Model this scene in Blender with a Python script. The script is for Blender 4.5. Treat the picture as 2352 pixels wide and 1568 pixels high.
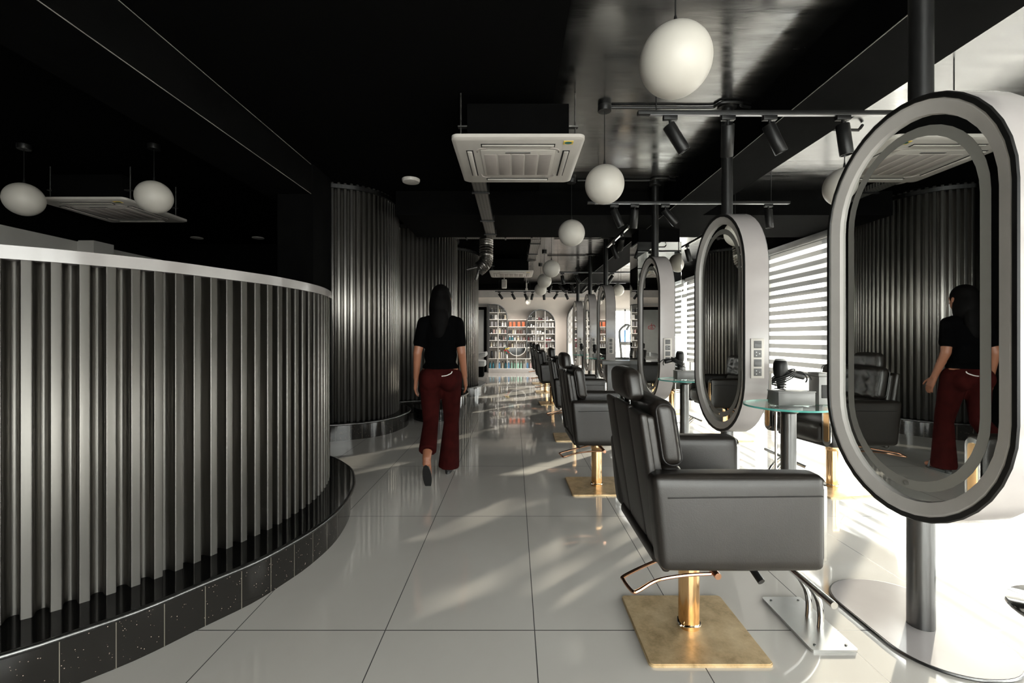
import bpy, bmesh, math, random
from mathutils import Vector, Matrix
PI = math.pi
for o in list(bpy.data.objects): bpy.data.objects.remove(o)
scene = bpy.context.scene
COL = scene.collection
random.seed(7)

# ---------------------------------------------------------------- camera
cd = bpy.data.cameras.new('camera'); cam = bpy.data.objects.new('camera', cd); COL.objects.link(cam)
cd.sensor_width = 36; cd.lens = 1074/2352*36
cd.shift_x = (1176-1181)/2352; cd.shift_y = (775-784)/2352
cd.clip_start = 0.02
cam.location = (0, 0, 1.176); cam.rotation_euler = (PI/2, 0, 0)
scene.camera = cam
# ---------------------------------------------------------------- sky, sun, exposure
vs = scene.view_settings
vs.view_transform = 'Standard'; vs.look = 'None'; vs.gamma = 1; vs.use_curve_mapping = False
vs.exposure = 0.0
world = bpy.data.worlds.new('sky'); scene.world = world; world.use_nodes = True
bg = world.node_tree.nodes['Background']
bg.inputs[0].default_value = (1.0, 0.985, 0.955, 1); bg.inputs[1].default_value = 14.0
sd = bpy.data.lights.new('sun', 'SUN'); sun = bpy.data.objects.new('sun', sd); COL.objects.link(sun)
sd.energy = 15; sd.color = (1.0, 0.90, 0.76); sd.angle = math.radians(0.9)
SUN_EL = math.radians(12)
sdir = Vector((-math.cos(SUN_EL)*math.sin(PI/4), -math.cos(SUN_EL)*math.cos(PI/4), -math.sin(SUN_EL)))
sun.rotation_euler = sdir.to_track_quat('-Z', 'Y').to_euler(); sun.location = (9, 12, 6)
try:
    scene.cycles.use_denoising = True
    scene.cycles.max_bounces = 10; scene.cycles.diffuse_bounces = 5; scene.cycles.glossy_bounces = 6
    scene.cycles.transparent_max_bounces = 16
    scene.cycles.sample_clamp_indirect = 6.0
    scene.cycles.caustics_reflective = False; scene.cycles.caustics_refractive = False
except Exception: pass
XW = 4.42           # inner face of the window wall
ZC = 2.97           # ceiling
BAYS = [(-2.7, 0.95), (1.0, 5.22), (5.28, 8.2), (8.26, 11.9), (11.96, 15.6)]
def portal(y0, y1, z0=0.16, z1=2.66):
    l = bpy.data.lights.new('window_daylight', 'AREA'); l.shape = 'RECTANGLE'
    l.size = z1-z0; l.size_y = y1-y0; l.energy = 1
    try: l.cycles.is_portal = True
    except Exception: pass
    o = bpy.data.objects.new('window_daylight', l); COL.objects.link(o)
    o.location = (XW+0.16, (y0+y1)/2, (z0+z1)/2); o.rotation_euler = (0, PI/2, 0)
for b in BAYS: portal(*b)
FRONT = (-1.2, 4.1)      # glazed shopfront behind the camera
pl_ = bpy.data.lights.new('shopfront_daylight', 'AREA'); pl_.shape = 'RECTANGLE'; pl_.size = FRONT[1]-FRONT[0]; pl_.size_y = 2.4
try: pl_.cycles.is_portal = True
except Exception: pass
po_ = bpy.data.objects.new('shopfront_daylight', pl_); COL.objects.link(po_)
po_.location = (sum(FRONT)/2, -3.15, 1.35); po_.rotation_euler = (PI/2, 0, 0)

# ---------------------------------------------------------------- materials
def nt(name):
    m = bpy.data.materials.new(name); m.use_nodes = True
    t = m.node_tree; b = t.nodes['Principled BSDF']
    return m, t, b
def setp(b, **k):
    names = {'col': 'Base Color', 'rough': 'Roughness', 'metal': 'Metallic', 'spec': 'Specular IOR Level', 'coat': 'Coat Weight',
             'coat_rough': 'Coat Roughness', 'trans': 'Transmission Weight', 'ior': 'IOR', 'sheen': 'Sheen Weight'}
    for a, v in k.items():
        if a == 'col': v = (v[0], v[1], v[2], 1) if len(v) == 3 else v
        b.inputs[names[a]].default_value = v
def noise(t, scale=(1,1,1), s=5, detail=4, rough=.55, coord='Object'):
    tc = t.nodes.new('ShaderNodeTexCoord'); mp = t.nodes.new('ShaderNodeMapping'); n = t.nodes.new('ShaderNodeTexNoise')
    mp.inputs['Scale'].default_value = scale; n.inputs['Scale'].default_value = s
    n.inputs['Detail'].default_value = detail; n.inputs['Roughness'].default_value = rough
    t.links.new(tc.outputs[coord], mp.inputs[0]); t.links.new(mp.outputs[0], n.inputs['Vector'])
    return n.outputs['Fac']
def ramp(t, fac, stops):
    r = t.nodes.new('ShaderNodeValToRGB'); e = r.color_ramp.elements
    while len(e) < len(stops): e.new(0.5)
    for i, (p, c) in enumerate(stops):
        e[i].position = p; e[i].color = (c[0], c[1], c[2], 1) if hasattr(c, '__len__') else (c, c, c, 1)
    t.links.new(fac, r.inputs[0]); return r.outputs[0]
def bump(t, b, h, strength=.1, dist=.01):
    n = t.nodes.new('ShaderNodeBump'); n.inputs['Strength'].default_value = strength; n.inputs['Distance'].default_value = dist
    t.links.new(h, n.inputs['Height']); t.links.new(n.outputs[0], b.inputs['Normal'])
def mat(name, col, rough=.5, metal=0, spec=.5, var=0, vs=(1,1,1), vscale=6, bmp=0, bscale=60, **k):
    m, t, b = nt(name); setp(b, col=col, rough=rough, metal=metal, spec=spec, **k)
    if var:
        f = noise(t, vs, vscale)
        t.links.new(ramp(t, f, [(.3, [c*(1-var) for c in col]), (.7, [min(1, c*(1+var)) for c in col])]), b.inputs['Base Color'])
    if bmp: bump(t, b, noise(t, (1,1,1), bscale), bmp, .004)
    return m
M = {}
def perforated_mat():
    m, t, b = nt('perforated_tray'); setp(b, metal=.9, rough=.4)
    tc = t.nodes.new('ShaderNodeTexCoord'); sp = t.nodes.new('ShaderNodeSeparateXYZ'); t.links.new(tc.outputs['Object'], sp.inputs[0]); ms = []
    for k, per in ((0, .035), (1, .035)):
        a = t.nodes.new('ShaderNodeMath'); a.operation = 'ADD'; t.links.new(sp.outputs[k], a.inputs[0]); a.inputs[1].default_value = 50
        q = t.nodes.new('ShaderNodeMath'); q.operation = 'MODULO'; t.links.new(a.outputs[0], q.inputs[0]); q.inputs[1].default_value = per
        c = t.nodes.new('ShaderNodeMath'); c.operation = 'LESS_THAN'; t.links.new(q.outputs[0], c.inputs[0]); c.inputs[1].default_value = per*.42; ms.append(c)
    x = t.nodes.new('ShaderNodeMath'); x.operation = 'MULTIPLY'; t.links.new(ms[0].outputs[0], x.inputs[0]); t.links.new(ms[1].outputs[0], x.inputs[1])
    t.links.new(ramp(t, x.outputs[0], [(0, (.16, .155, .15)), (1, (.008, .008, .008))]), b.inputs['Base Color'])
    return m
def floor_mat():
    m, t, b = nt('polished_tile')
    tc = t.nodes.new('ShaderNodeTexCoord'); sp = t.nodes.new('ShaderNodeSeparateXYZ'); t.links.new(tc.outputs['Object'], sp.inputs[0])
    def line(out, off, per, w):
        a = t.nodes.new('ShaderNodeMath'); a.operation = 'SUBTRACT'; t.links.new(out, a.inputs[0]); a.inputs[1].default_value = off - w/2 - 40*per
        q = t.nodes.new('ShaderNodeMath'); q.operation = 'MODULO'; t.links.new(a.outputs[0], q.inputs[0]); q.inputs[1].default_value = per
        c = t.nodes.new('ShaderNodeMath'); c.operation = 'LESS_THAN'; t.links.new(q.outputs[0], c.inputs[0]); c.inputs[1].default_value = w
        return c.outputs[0]
    l1 = line(sp.outputs[0], -.518, .6, .004); l2 = line(sp.outputs[1], 1.8795, 1.2, .005)
    mx = t.nodes.new('ShaderNodeMath'); mx.operation = 'MAXIMUM'; t.links.new(l1, mx.inputs[0]); t.links.new(l2, mx.inputs[1])
    base = ramp(t, noise(t, (1, .6, 1), 1.3, 5), [(.3, (.58, .55, .51)), (.7, (.66, .635, .595))])
    mix = t.nodes.new('ShaderNodeMix'); mix.data_type = 'RGBA'
    t.links.new(mx.outputs[0], mix.inputs[0]); t.links.new(base, mix.inputs[6]); mix.inputs[7].default_value = (.03, .028, .026, 1)
    t.links.new(mix.outputs[2], b.inputs['Base Color'])
    setp(b, rough=.05, spec=.5, ior=1.75)
    t.links.new(ramp(t, mx.outputs[0], [(0, .05), (1, .7)]), b.inputs['Roughness'])
    bump(t, b, noise(t, (1,1,1), 2.2, 2), .05, .01)
    return m
def ceiling_mat():
    """black ceiling: glossy and streaky over the chairs, specular faded out over the aisle to end the reflection"""
    m, t, b = nt('glossy_black_paint'); setp(b, col=(.004, .004, .004))
    b.inputs['IOR'].default_value = 3.4
    f = noise(t, (1, 7, 1), 1.6, 6, .65)
    tc = t.nodes.new('ShaderNodeTexCoord'); sp = t.nodes.new('ShaderNodeSeparateXYZ'); t.links.new(tc.outputs['Object'], sp.inputs[0])
    g = t.nodes.new('ShaderNodeMapRange'); g.inputs['From Min'].default_value = .30; g.inputs['From Max'].default_value = .46; t.links.new(sp.outputs[0], g.inputs['Value'])
    t.links.new(ramp(t, g.outputs[0], [(0, .0), (1, .5)]), b.inputs['Specular IOR Level'])
    t.links.new(ramp(t, f, [(.3, .12), (.75, .30)]), b.inputs['Roughness'])
    bump(t, b, noise(t, (1, 5, 1), 3.0, 5), .08, .01)
    return m
def steel_mat(name, c, r0, r1, an=.9):
    m, t, b = nt(name); setp(b, metal=1.0)
    f = noise(t, (5, 5, .35), 2.5, 4, .55)
    t.links.new(ramp(t, f, [(.3, [x*.86 for x in c]), (.7, [x*1.14 for x in c])]), b.inputs['Base Color'])
    t.links.new(ramp(t, noise(t, (1, 1, .4), 2, 2), [(.3, r0), (.7, r1)]), b.inputs['Roughness'])
    # brushed along the height, so highlights run up and down the ribs
    v = t.nodes.new('ShaderNodeCombineXYZ'); v.inputs[2].default_value = 1
    t.links.new(v.outputs[0], b.inputs['Tangent']); b.inputs['Anisotropic'].default_value = an
    return m
def granite_mat():
    m, t, b = nt('black_granite'); setp(b, rough=.10, spec=.35)
    v = t.nodes.new('ShaderNodeTexVoronoi'); v.inputs['Scale'].default_value = 95
    tc = t.nodes.new('ShaderNodeTexCoord'); t.links.new(tc.outputs['Object'], v.inputs['Vector'])
    sp = ramp(t, v.outputs['Distance'], [(.10, (.55, .43, .36)), (.16, (.012, .011, .010))])
    n = ramp(t, noise(t, (1,1,1), 30, 2), [(.52, 0.0), (.58, 1.0)])
    mix = t.nodes.new('ShaderNodeMix'); mix.data_type = 'RGBA'; t.links.new(n, mix.inputs[0])
    mix.inputs[6].default_value = (.012, .011, .010, 1); t.links.new(sp, mix.inputs[7])
    # vertical joints between the granite tiles, along the run stored in the UV
    uv = t.nodes.new('ShaderNodeUVMap'); s = t.nodes.new('ShaderNodeSeparateXYZ'); t.links.new(uv.outputs[0], s.inputs[0])
    q = t.nodes.new('ShaderNodeMath'); q.operation = 'MODULO'; t.links.new(s.outputs[0], q.inputs[0]); q.inputs[1].default_value = .145
    c = t.nodes.new('ShaderNodeMath'); c.operation = 'LESS_THAN'; t.links.new(q.outputs[0], c.inputs[0]); c.inputs[1].default_value = .0025
    m2 = t.nodes.new('ShaderNodeMix'); m2.data_type = 'RGBA'; t.links.new(c.outputs[0], m2.inputs[0])
    t.links.new(mix.outputs[2], m2.inputs[6]); m2.inputs[7].default_value = (.16, .145, .12, 1)
    t.links.new(m2.outputs[2], b.inputs['Base Color'])
    return m
def brass_plate_mat():
    m, t, b = nt('brushed_brass'); setp(b, metal=.55)
    f = noise(t, (1, 1, 1), 9, 8, .7)
    t.links.new(ramp(t, f, [(.32, (.40, .285, .15)), (.48, (.66, .49, .28)), (.72, (.86, .69, .44))]), b.inputs['Base Color'])
    t.links.new(ramp(t, noise(t, (1, 1, 1), 14, 6), [(.3, .30), (.7, .5)]), b.inputs['Roughness'])
    return m
def sheer_mat(name, tfac, col):
    m = bpy.data.materials.new(name); m.use_nodes = True; t = m.node_tree; t.nodes.clear()
    o = t.nodes.new('ShaderNodeOutputMaterial'); a = t.nodes.new('ShaderNodeBsdfTransparent'); b = t.nodes.new('ShaderNodeBsdfTranslucent')
    d = t.nodes.new('ShaderNodeBsdfDiffuse'); x = t.nodes.new('ShaderNodeMixShader'); y = t.nodes.new('ShaderNodeMixShader')
    b.inputs[0].default_value = (*col, 1); d.inputs[0].default_value = (*col, 1)
    y.inputs[0].default_value = .5; t.links.new(d.outputs[0], y.inputs[1]); t.links.new(b.outputs[0], y.inputs[2])
    x.inputs[0].default_value = tfac; t.links.new(y.outputs[0], x.inputs[1]); t.links.new(a.outputs[0], x.inputs[2])
    t.links.new(x.outputs[0], o.inputs[0]); return m
def pane_mat(name, tint=(1,1,1), refl=1.0):
    m = bpy.data.materials.new(name); m.use_nodes = True; t = m.node_tree; t.nodes.clear()
    o = t.nodes.new('ShaderNodeOutputMaterial'); a = t.nodes.new('ShaderNodeBsdfTransparent'); g = t.nodes.new('ShaderNodeBsdfGlossy')
    lw = t.nodes.new('ShaderNodeLayerWeight'); lw.inputs[0].default_value = .5; pw = t.nodes.new('ShaderNodeMath'); pw.operation = 'POWER'; pw.inputs[1].default_value = 4
    t.links.new(lw.outputs['Facing'], pw.inputs[0]); f = t.nodes.new('ShaderNodeMapRange'); f.inputs['To Min'].default_value = .035; f.inputs['To Max'].default_value = .7
    t.links.new(pw.outputs[0], f.inputs['Value']); x = t.nodes.new('ShaderNodeMixShader')
    a.inputs[0].default_value = (*tint, 1); g.inputs['Roughness'].default_value = .01; g.inputs[0].default_value = (refl, refl, refl, 1)
    t.links.new(f.outputs[0], x.inputs[0]); t.links.new(a.outputs[0], x.inputs[1]); t.links.new(g.outputs[0], x.inputs[2])
    t.links.new(x.outputs[0], o.inputs[0]); return m
M['chromeplate'] = mat('brushed_chrome', (.78, .78, .77), .28, metal=1, var=.06); M['galvperf'] = perforated_mat(); M['floor'] = floor_mat(); M['ceiling'] = ceiling_mat()
M['steel'] = steel_mat('corrugated_steel', (.235, .225, .21), .42, .52)
M['steel_tall'] = steel_mat('tall_corrugated_steel', (.36, .345, .325), .34, .40, .65); M['granite'] = granite_mat(); M['brass_plate'] = brass_plate_mat()
M['blackgloss'] = mat('polished_black_stone', (.004, .004, .004), .07, spec=.4, var=.3)
M['black'] = mat('matt_black_paint', (.0025, .0025, .0025), .9, spec=.03, var=.3)
M['blackmetal'] = mat('black_powder_coat', (.006, .006, .006), .42, spec=.35, var=.3, vscale=20)
M['tracksilver'] = mat('track_aluminium', (.30, .30, .31), .3, metal=1, var=.1)
M['leather'] = mat('black_leather', (.0095, .0074, .0058), .40, spec=.5, var=.25, vscale=9, bmp=.10, bscale=240)
M['piping'] = mat('leather_piping', (.008, .007, .007), .4, var=.2)
M['gold'] = mat('polished_brass', (.80, .50, .25), .13, metal=1, var=.12, vs=(1,1,.3))
M['copper'] = mat('copper_rod', (.62, .34, .22), .2, metal=1, var=.1)
M['chrome'] = mat('chrome', (.72, .72, .71), .08, metal=1, var=.06)
M['polesteel'] = mat('dark_grey_steel', (.12, .12, .12), .3, metal=1, var=.2, vs=(8,8,.4))
M['mirror'] = mat('mirror_glass', (.80, .815, .80), .012, metal=1, var=.01)
M['frost'] = mat('frosted_band', (.30, .295, .27), .35, metal=0, var=.05)
M['shell'] = mat('white_lacquer', (.38, .355, .35), .13, spec=.5, var=.04, bmp=.04, bscale=14)
M['bezel'] = mat('grey_bezel', (.70, .67, .64), .3, var=.06)
M['rim'] = mat('white_rim', (.25, .235, .23), .14, var=.06)
M['whiteplastic'] = mat('white_plastic', (.54, .51, .475), .4, var=.04)
M['filter'] = mat('filter_mesh', (.36, .325, .305), .7, var=.12, vs=(1,30,1), vscale=12)
M['slot'] = mat('dark_slot', (.012, .012, .012), .6, var=.2)
M['socket'] = mat('socket_grey', (.10, .10, .10), .4, var=.1)
M['pin'] = mat('socket_pin', (.6, .6, .6), .4, var=.1)
M['opal'] = mat('opal_glass', (.52, .495, .45), .45, var=.03)
M['glass'] = pane_mat('table_glass', (.90, .97, .95))
M['glassedge'] = mat('green_glass_edge', (.12, .50, .44), .1, var=.2)
M['pane'] = pane_mat('window_glass', (.95, .97, .96))
M['winframe'] = mat('grey_aluminium', (.42, .42, .42), .4, metal=.5, var=.1)
M['sheer'] = sheer_mat('sheer_strip', .50, (.86, .85, .82)); M['dim'] = sheer_mat('dim_strip', 0.0, (.11, .108, .105))
M['wall'] = mat('beige_paint', (.80, .715, .645), .6, var=.05, vscale=2)
M['wallgrey'] = mat('grey_paint', (.62, .60, .57), .6, var=.06, vscale=2)
M['greystrip'] = mat('grey_strip_paint', (.45, .42, .40), .5, var=.06)
M['concrete'] = mat('pale_paving', (.5, .48, .45), .8, var=.1, vscale=3)
M['greybox'] = mat('grey_laminate', (.17, .168, .165), .3, var=.06)
M['greybox2'] = mat('light_grey_plastic', (.34, .34, .335), .4, var=.06)
M['shelfwhite'] = mat('white_shelf', (.85, .82, .78), .4, var=.04)
M['shelfback'] = mat('grey_back_panel', (.60, .55, .50), .5, var=.06)
M['quilt'] = mat('white_quilt', (.74, .71, .69), .35, var=.04)
M['doorgrey'] = mat('grey_door', (.33, .335, .32), .4, var=.05)
M['galv'] = mat('galvanised_tray', (.13, .125, .12), .4, metal=.9, var=.4, vscale=25)
M['foil'] = mat('crinkled_foil', (.20, .19, .18), .3, metal=1, var=.5, vscale=40, bmp=.8, bscale=45)
M['skin'] = mat('skin', (.26, .105, .058), .5, var=.08)
M['shirt'] = mat('black_cotton', (.0012, .0012, .0014), .95, spec=.03, var=.2)
M['maroon'] = mat('maroon_cloth', (.027, .0036, .0032), .9, spec=.06, var=.3, vscale=12)
M['hair'] = mat('black_hair', (.0015, .0012, .0012), .7, spec=.06, var=.3, vs=(8,8,1))
M['shoe'] = mat('black_shoe', (.01, .01, .01), .4, var=.2)
M['edge_glint'] = mat('beam_edge_glint', (.22, .21, .19), .5, var=.4, vscale=3)  # pale tone for the highlight on the beam edges
M['red'] = mat('red_paint', (.45, .03, .04), .5, var=.1)
M['yellow'] = mat('yellow_sticker', (.75, .55, .10), .5, var=.05)
M['teal'] = mat('teal_ink', (.02, .16, .15), .5, var=.1)
M['blueglass'] = pane_mat('blue_hood', (.45, .62, .85))
M['lens'] = mat('lens_glass', (.55, .52, .45), .15, metal=.8, var=.1)
M['towel'] = mat('white_towel', (.75, .75, .73), .9, var=.05, bmp=.3, bscale=90)

# ---------------------------------------------------------------- mesh helpers
def B(): return bmesh.new()
def obj(name, bm, m, parent=None, loc=None, smooth=True, angle=40):
    bmesh.ops.recalc_face_normals(bm, faces=bm.faces[:])
    me = bpy.data.meshes.new(name); bm.to_mesh(me); bm.free()
    for x in (m if isinstance(m, (list, tuple)) else [m]): me.materials.append(x)
    if smooth:
        me.shade_smooth()
        try: me.set_sharp_from_angle(angle=math.radians(angle))
        except Exception: pass
    o = bpy.data.objects.new(name, me); COL.objects.link(o)
    if parent is not None: o.parent = parent
    if loc is not None: o.location = loc
    return o
def tag(o, label, cat, group=None, kind=None):
    o['label'] = label; o['category'] = cat
    if group: o['group'] = group
    if kind: o['kind'] = kind
    return o
def thing(name, label, cat, loc=(0,0,0), rz=0, group=None):
    o = bpy.data.objects.new(name, None); o.empty_display_size = .1; COL.objects.link(o)
    o.location = loc; o.rotation_euler = (0, 0, rz)
    return tag(o, label, cat, group)
def struct(name, bm, m, label=None, smooth=False, parent=None):
    o = obj(name, bm, m, parent, smooth=smooth)
    if parent is None: o['kind'] = 'structure'
    if label: o['label'] = label
    return o
def copy_tree(o, parent=None):
    c = o.copy(); COL.objects.link(c)
    if parent is not None: c.parent = parent
    for ch in list(o.children): copy_tree(ch, c)
    return c
def box(bm, x0, x1, y0, y1, z0, z1, bev=0, seg=2, mi=0, T=None):
    r = bmesh.ops.create_cube(bm, size=1)
    vs = r['verts']
    for v in vs: v.co = Vector(((x0+x1)/2+v.co.x*(x1-x0), (y0+y1)/2+v.co.y*(y1-y0), (z0+z1)/2+v.co.z*(z1-z0)))
    fs = set(f for v in vs for f in v.link_faces)
    for f in fs: f.material_index = mi
    if bev:
        es = list(set(e for v in vs for e in v.link_edges))
        rr = bmesh.ops.bevel(bm, geom=es, offset=bev, segments=seg, affect='EDGES', profile=.5)
        vs = list(set(v for f in rr['faces'] for v in f.verts) | set(v for v in vs if v.is_valid))
        for f in rr['faces']: f.material_index = mi
    if T is not None:
        for v in vs: v.co = T @ v.co
    return vs
def ring_verts(bm, c, a, b, r, seg):
    return [bm.verts.new(c + a*(r*math.cos(2*PI*i/seg)) + b*(r*math.sin(2*PI*i/seg))) for i in range(seg)]
def frame(d):
    d = d.normalized(); u = Vector((0,0,1)) if abs(d.z) < .9 else Vector((1,0,0))
    a = d.cross(u).normalized(); return a, a.cross(d).normalized()
def cyl(bm, p, q, r0, r1=None, seg=20, mi=0, cap=True):
    p, q = Vector(p), Vector(q); r1 = r0 if r1 is None else r1
    a, b = frame(q-p); A = ring_verts(bm, p, a, b, r0, seg); C = ring_verts(bm, q, a, b, r1, seg)
    for i in range(seg):
        f = bm.faces.new((A[i], A[(i+1) % seg], C[(i+1) % seg], C[i])); f.material_index = mi
    if cap:
        for R in (A, C):
            f = bm.faces.new(R); f.material_index = mi
    return A+C
def tube(bm, pts, r, seg=8, closed=False, mi=0):
    pts = [Vector(p) for p in pts]; n = len(pts); rings = []
    prev = None
    for i, p in enumerate(pts):
        if closed: d = pts[(i+1) % n] - pts[i-1]
        else: d = pts[min(i+1, n-1)] - pts[max(i-1, 0)]
        d.normalize()
        if prev is None: a, b = frame(d)
        else:
            a = prev - d*prev.dot(d)
            if a.length < 1e-6: a, b = frame(d)
            a.normalize(); b = a.cross(d).normalized()
        prev = a
        rr = r[i] if hasattr(r, '__len__') else r
        rings.append(ring_verts(bm, p, a, b, rr, seg))
    for i in range(n if closed else n-1):
        A, C = rings[i], rings[(i+1) % n]
        for k in range(seg):
            f = bm.faces.new((A[k], A[(k+1) % seg], C[(k+1) % seg], C[k])); f.material_index = mi
    if not closed:
        bm.faces.new(rings[0]).material_index = mi; bm.faces.new(rings[-1]).material_index = mi
def lathe(bm, prof, c=(0,0,0), seg=28, axis='z', mi=0):
    c = Vector(c); rings = []
    for r, h in prof:
        ring = []
        for i in range(seg):
            t = 2*PI*i/seg; x, y = max(r, 1e-4)*math.cos(t), max(r, 1e-4)*math.sin(t)
            ring.append(bm.verts.new(c + (Vector((x, y, h)) if axis == 'z' else Vector((h, x, y)) if axis == 'x' else Vector((x, h, y)))))
        rings.append(ring)
    for A, C in zip(rings, rings[1:]):
        for k in range(seg):
            f = bm.faces.new((A[k], A[(k+1) % seg], C[(k+1) % seg], C[k])); f.material_index = mi
    for R in (rings[0], rings[-1]):
        f = bm.faces.new(R); f.material_index = mi
def sphere(bm, c, r, u=32, v=18, sc=(1,1,1)):
    rr = bmesh.ops.create_uvsphere(bm, u_segments=u, v_segments=v, radius=r)
    for x in rr['verts']: x.co = Vector((x.co.x*sc[0]+c[0], x.co.y*sc[1]+c[1], x.co.z*sc[2]+c[2]))
    return rr['verts']
def prism(bm, outline, lo, hi, axis='z', mi=0):
    def P(u, v, w): return {'z': (u, v, w), 'y': (u, w, v), 'x': (w, u, v)}[axis]
    A = [bm.verts.new(P(u, v, lo)) for u, v in outline]; C = [bm.verts.new(P(u, v, hi)) for u, v in outline]; n = len(A)
    for i in range(n):
        bm.faces.new((A[i], A[(i+1) % n], C[(i+1) % n], C[i])).material_index = mi
    bm.faces.new(A).material_index = mi; bm.faces.new(C).material_index = mi
def rrect(cx, cy, w, h, r, n=6):
    out = []
    for sx, sy, a0 in ((1,1,0), (-1,1,90), (-1,-1,180), (1,-1,270)):
        for i in range(n+1):
            a = math.radians(a0 + 90*i/n)
            out.append((cx+sx*(w/2-r)+r*math.cos(a), cy+sy*(h/2-r)+r*math.sin(a)))
    return out
def cushion(bm, c, half, r, puff=(0,0,0), n=10, fn=None, mi=0):
    """rounded box with bulging faces; fn(Vector local)->Vector reshapes it"""
    hx, hy, hz = half; cache = {}
    def vert(p):
        k = tuple(round(x, 5) for x in p)
        if k in cache: return cache[k]
        P = Vector((p[0]*hx, p[1]*hy, p[2]*hz))
        q = Vector((max(-(hx-r), min(hx-r, P.x)), max(-(hy-r), min(hy-r, P.y)), max(-(hz-r), min(hz-r, P.z))))
        d = P-q
        R = q + d.normalized()*r if d.length > 1e-9 else P
        wx, wy, wz = 1-p[0]**2, 1-p[1]**2, 1-p[2]**2
        R += Vector((puff[0]*p[0]*wy*wz if abs(p[0]) > .999 else 0, puff[1]*p[1]*wx*wz if abs(p[1]) > .999 else 0, puff[2]*p[2]*wx*wy if abs(p[2]) > .999 else 0))
        if fn: R = fn(R, p)
        cache[k] = bm.verts.new(R + Vector(c)); return cache[k]
    # finer steps near the edges
    g = [-1, -.985, -.95, -.9] + [-.9+1.8*i/n for i in range(1, n)] + [.9, .95, .985, 1]
    m = len(g)
    for ax in range(3):
        for s in (-1, 1):
            for i in range(m-1):
                for j in range(m-1):
                    q = []
                    for u, v in ((g[i], g[j]), (g[i+1], g[j]), (g[i+1], g[j+1]), (g[i], g[j+1])):
                        p = [0, 0, 0]; p[ax] = s; p[(ax+1) % 3] = u; p[(ax+2) % 3] = v; q.append(vert(p))
                    try: bm.faces.new(q).material_index = mi
                    except ValueError: pass
def spline(pts, n=16, closed=False):
    P = [Vector((p[0], p[1], p[2] if len(p) > 2 else 0)) for p in pts]; out = []
    N = len(P)
    for i in range(N-1):
        p0, p1, p2, p3 = P[max(i-1, 0)], P[i], P[i+1], P[min(i+2, N-1)]
        for k in range(n):
            t = k/n
            out.append(.5*((2*p1)+(p2-p0)*t+(2*p0-5*p1+4*p2-p3)*t*t+(3*p1-p0-3*p2+p3)*t**3))
    out.append(P[-1]); return out
def resample(pts, step=None, count=None):
    L = [0]
    for a, b in zip(pts, pts[1:]): L.append(L[-1]+(b-a).length)
    n = count if count else max(2, int(round(L[-1]/step)))
    out, k = [], 0
    for i in range(n+1):
        s = L[-1]*i/n
        while k < len(pts)-2 and L[k+1] < s: k += 1
        t = (s-L[k])/max(1e-9, L[k+1]-L[k]); out.append(pts[k].lerp(pts[k+1], max(0, min(1, t))))
    return out, L[-1]

# ---------------------------------------------------------------- setting
bm = B(); box(bm, -7, XW+.2, -3.2, 16.6, -.1, 0); struct('floor', bm, M['floor'])
bm = B(); box(bm, -7, XW+.25, -3.2, 16.6, ZC, ZC+.12); struct('ceiling', bm, M['ceiling'])
bm = B(); box(bm, 1.83, 2.31, -3.0, 16.0, 2.676, ZC); struct('ceiling_beam', bm, M['black'], 'long black ceiling beam over the mirrors')
bm = B(); box(bm, -2.6, -2.1, -3.0, 5.3, 2.662, ZC); struct('ceiling_beam', bm, M['black'], 'black ceiling beam beside the counter')
bm = B(); box(bm, -1.45, 1.83, 5.73, 7.0, 2.676, ZC); box(bm, 2.31, XW, 5.73, 7.0, 2.676, ZC); struct('ceiling_beam', bm, M['black'], 'black cross beam at the mirrored column')
for i, (x, z) in enumerate(((1.83, 2.676), (-2.1, 2.662), (-2.1, ZC-.004))):
    bm = B(); tube(bm, [(x, -2.9, z), (x, 4.83 if x < 0 else 15.9, z)], .0028, 6); struct('trim_%d' % (5+i), bm, M['edge_glint'], 'thin pale line standing in for the highlight along the ceiling beam')  # edge highlight of the beams, drawn as a pale tube
# window wall: sill, lintel, ends
bm = B(); box(bm, XW, XW+.2, -3, 16, 0, .15); box(bm, XW, XW+.2, -3, 16, 2.68, ZC); box(bm, XW, XW+.2, -3, -2.7, .15, 2.68); box(bm, XW, XW+.2, 15.6, 16.3, .15, 2.68)
struct('wall_right', bm, M['black'])
bm = B(); box(bm, XW-.06, XW-.002, -2.9, 15.9, 0, .12, .004); struct('baseboard_right', bm, M['greystrip'])
for i, (y0, y1) in enumerate(BAYS):
    root = bpy.data.objects.new('window_%d' % (i+1), None); COL.objects.link(root); root.location = (XW+.1, (y0+y1)/2, .15); root['kind'] = 'structure'
    bm = B(); h = (y1-y0)/2
    for a, b_ in ((-h-.03, -h+.04), (h-.04, h+.03), (-.025, .025)): box(bm, -.03, .03, a, b_, 0, 2.53)
    box(bm, -.03, .03, -h, h, 0, .05); box(bm, -.03, .03, -h, h, 2.48, 2.53)
    obj('window_frame', bm, M['winframe'], root, smooth=False)
    bm = B(); box(bm, -.004, .004, -h+.04, h-.04, .05, 2.48); obj('pane', bm, M['pane'], root, smooth=False)
# outside: paving and an unseen canopy added to dim the window tops
bm = B(); box(bm, XW+.2, 30, -12, 40, -.12, -.06); struct('ground_outside', bm, M['concrete'])
bm = B(); box(bm, XW+.2, XW+1.35, -4, 17, 2.27, 2.36); struct('canopy_roof', bm, M['socket'], 'canopy outside over the windows')
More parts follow.
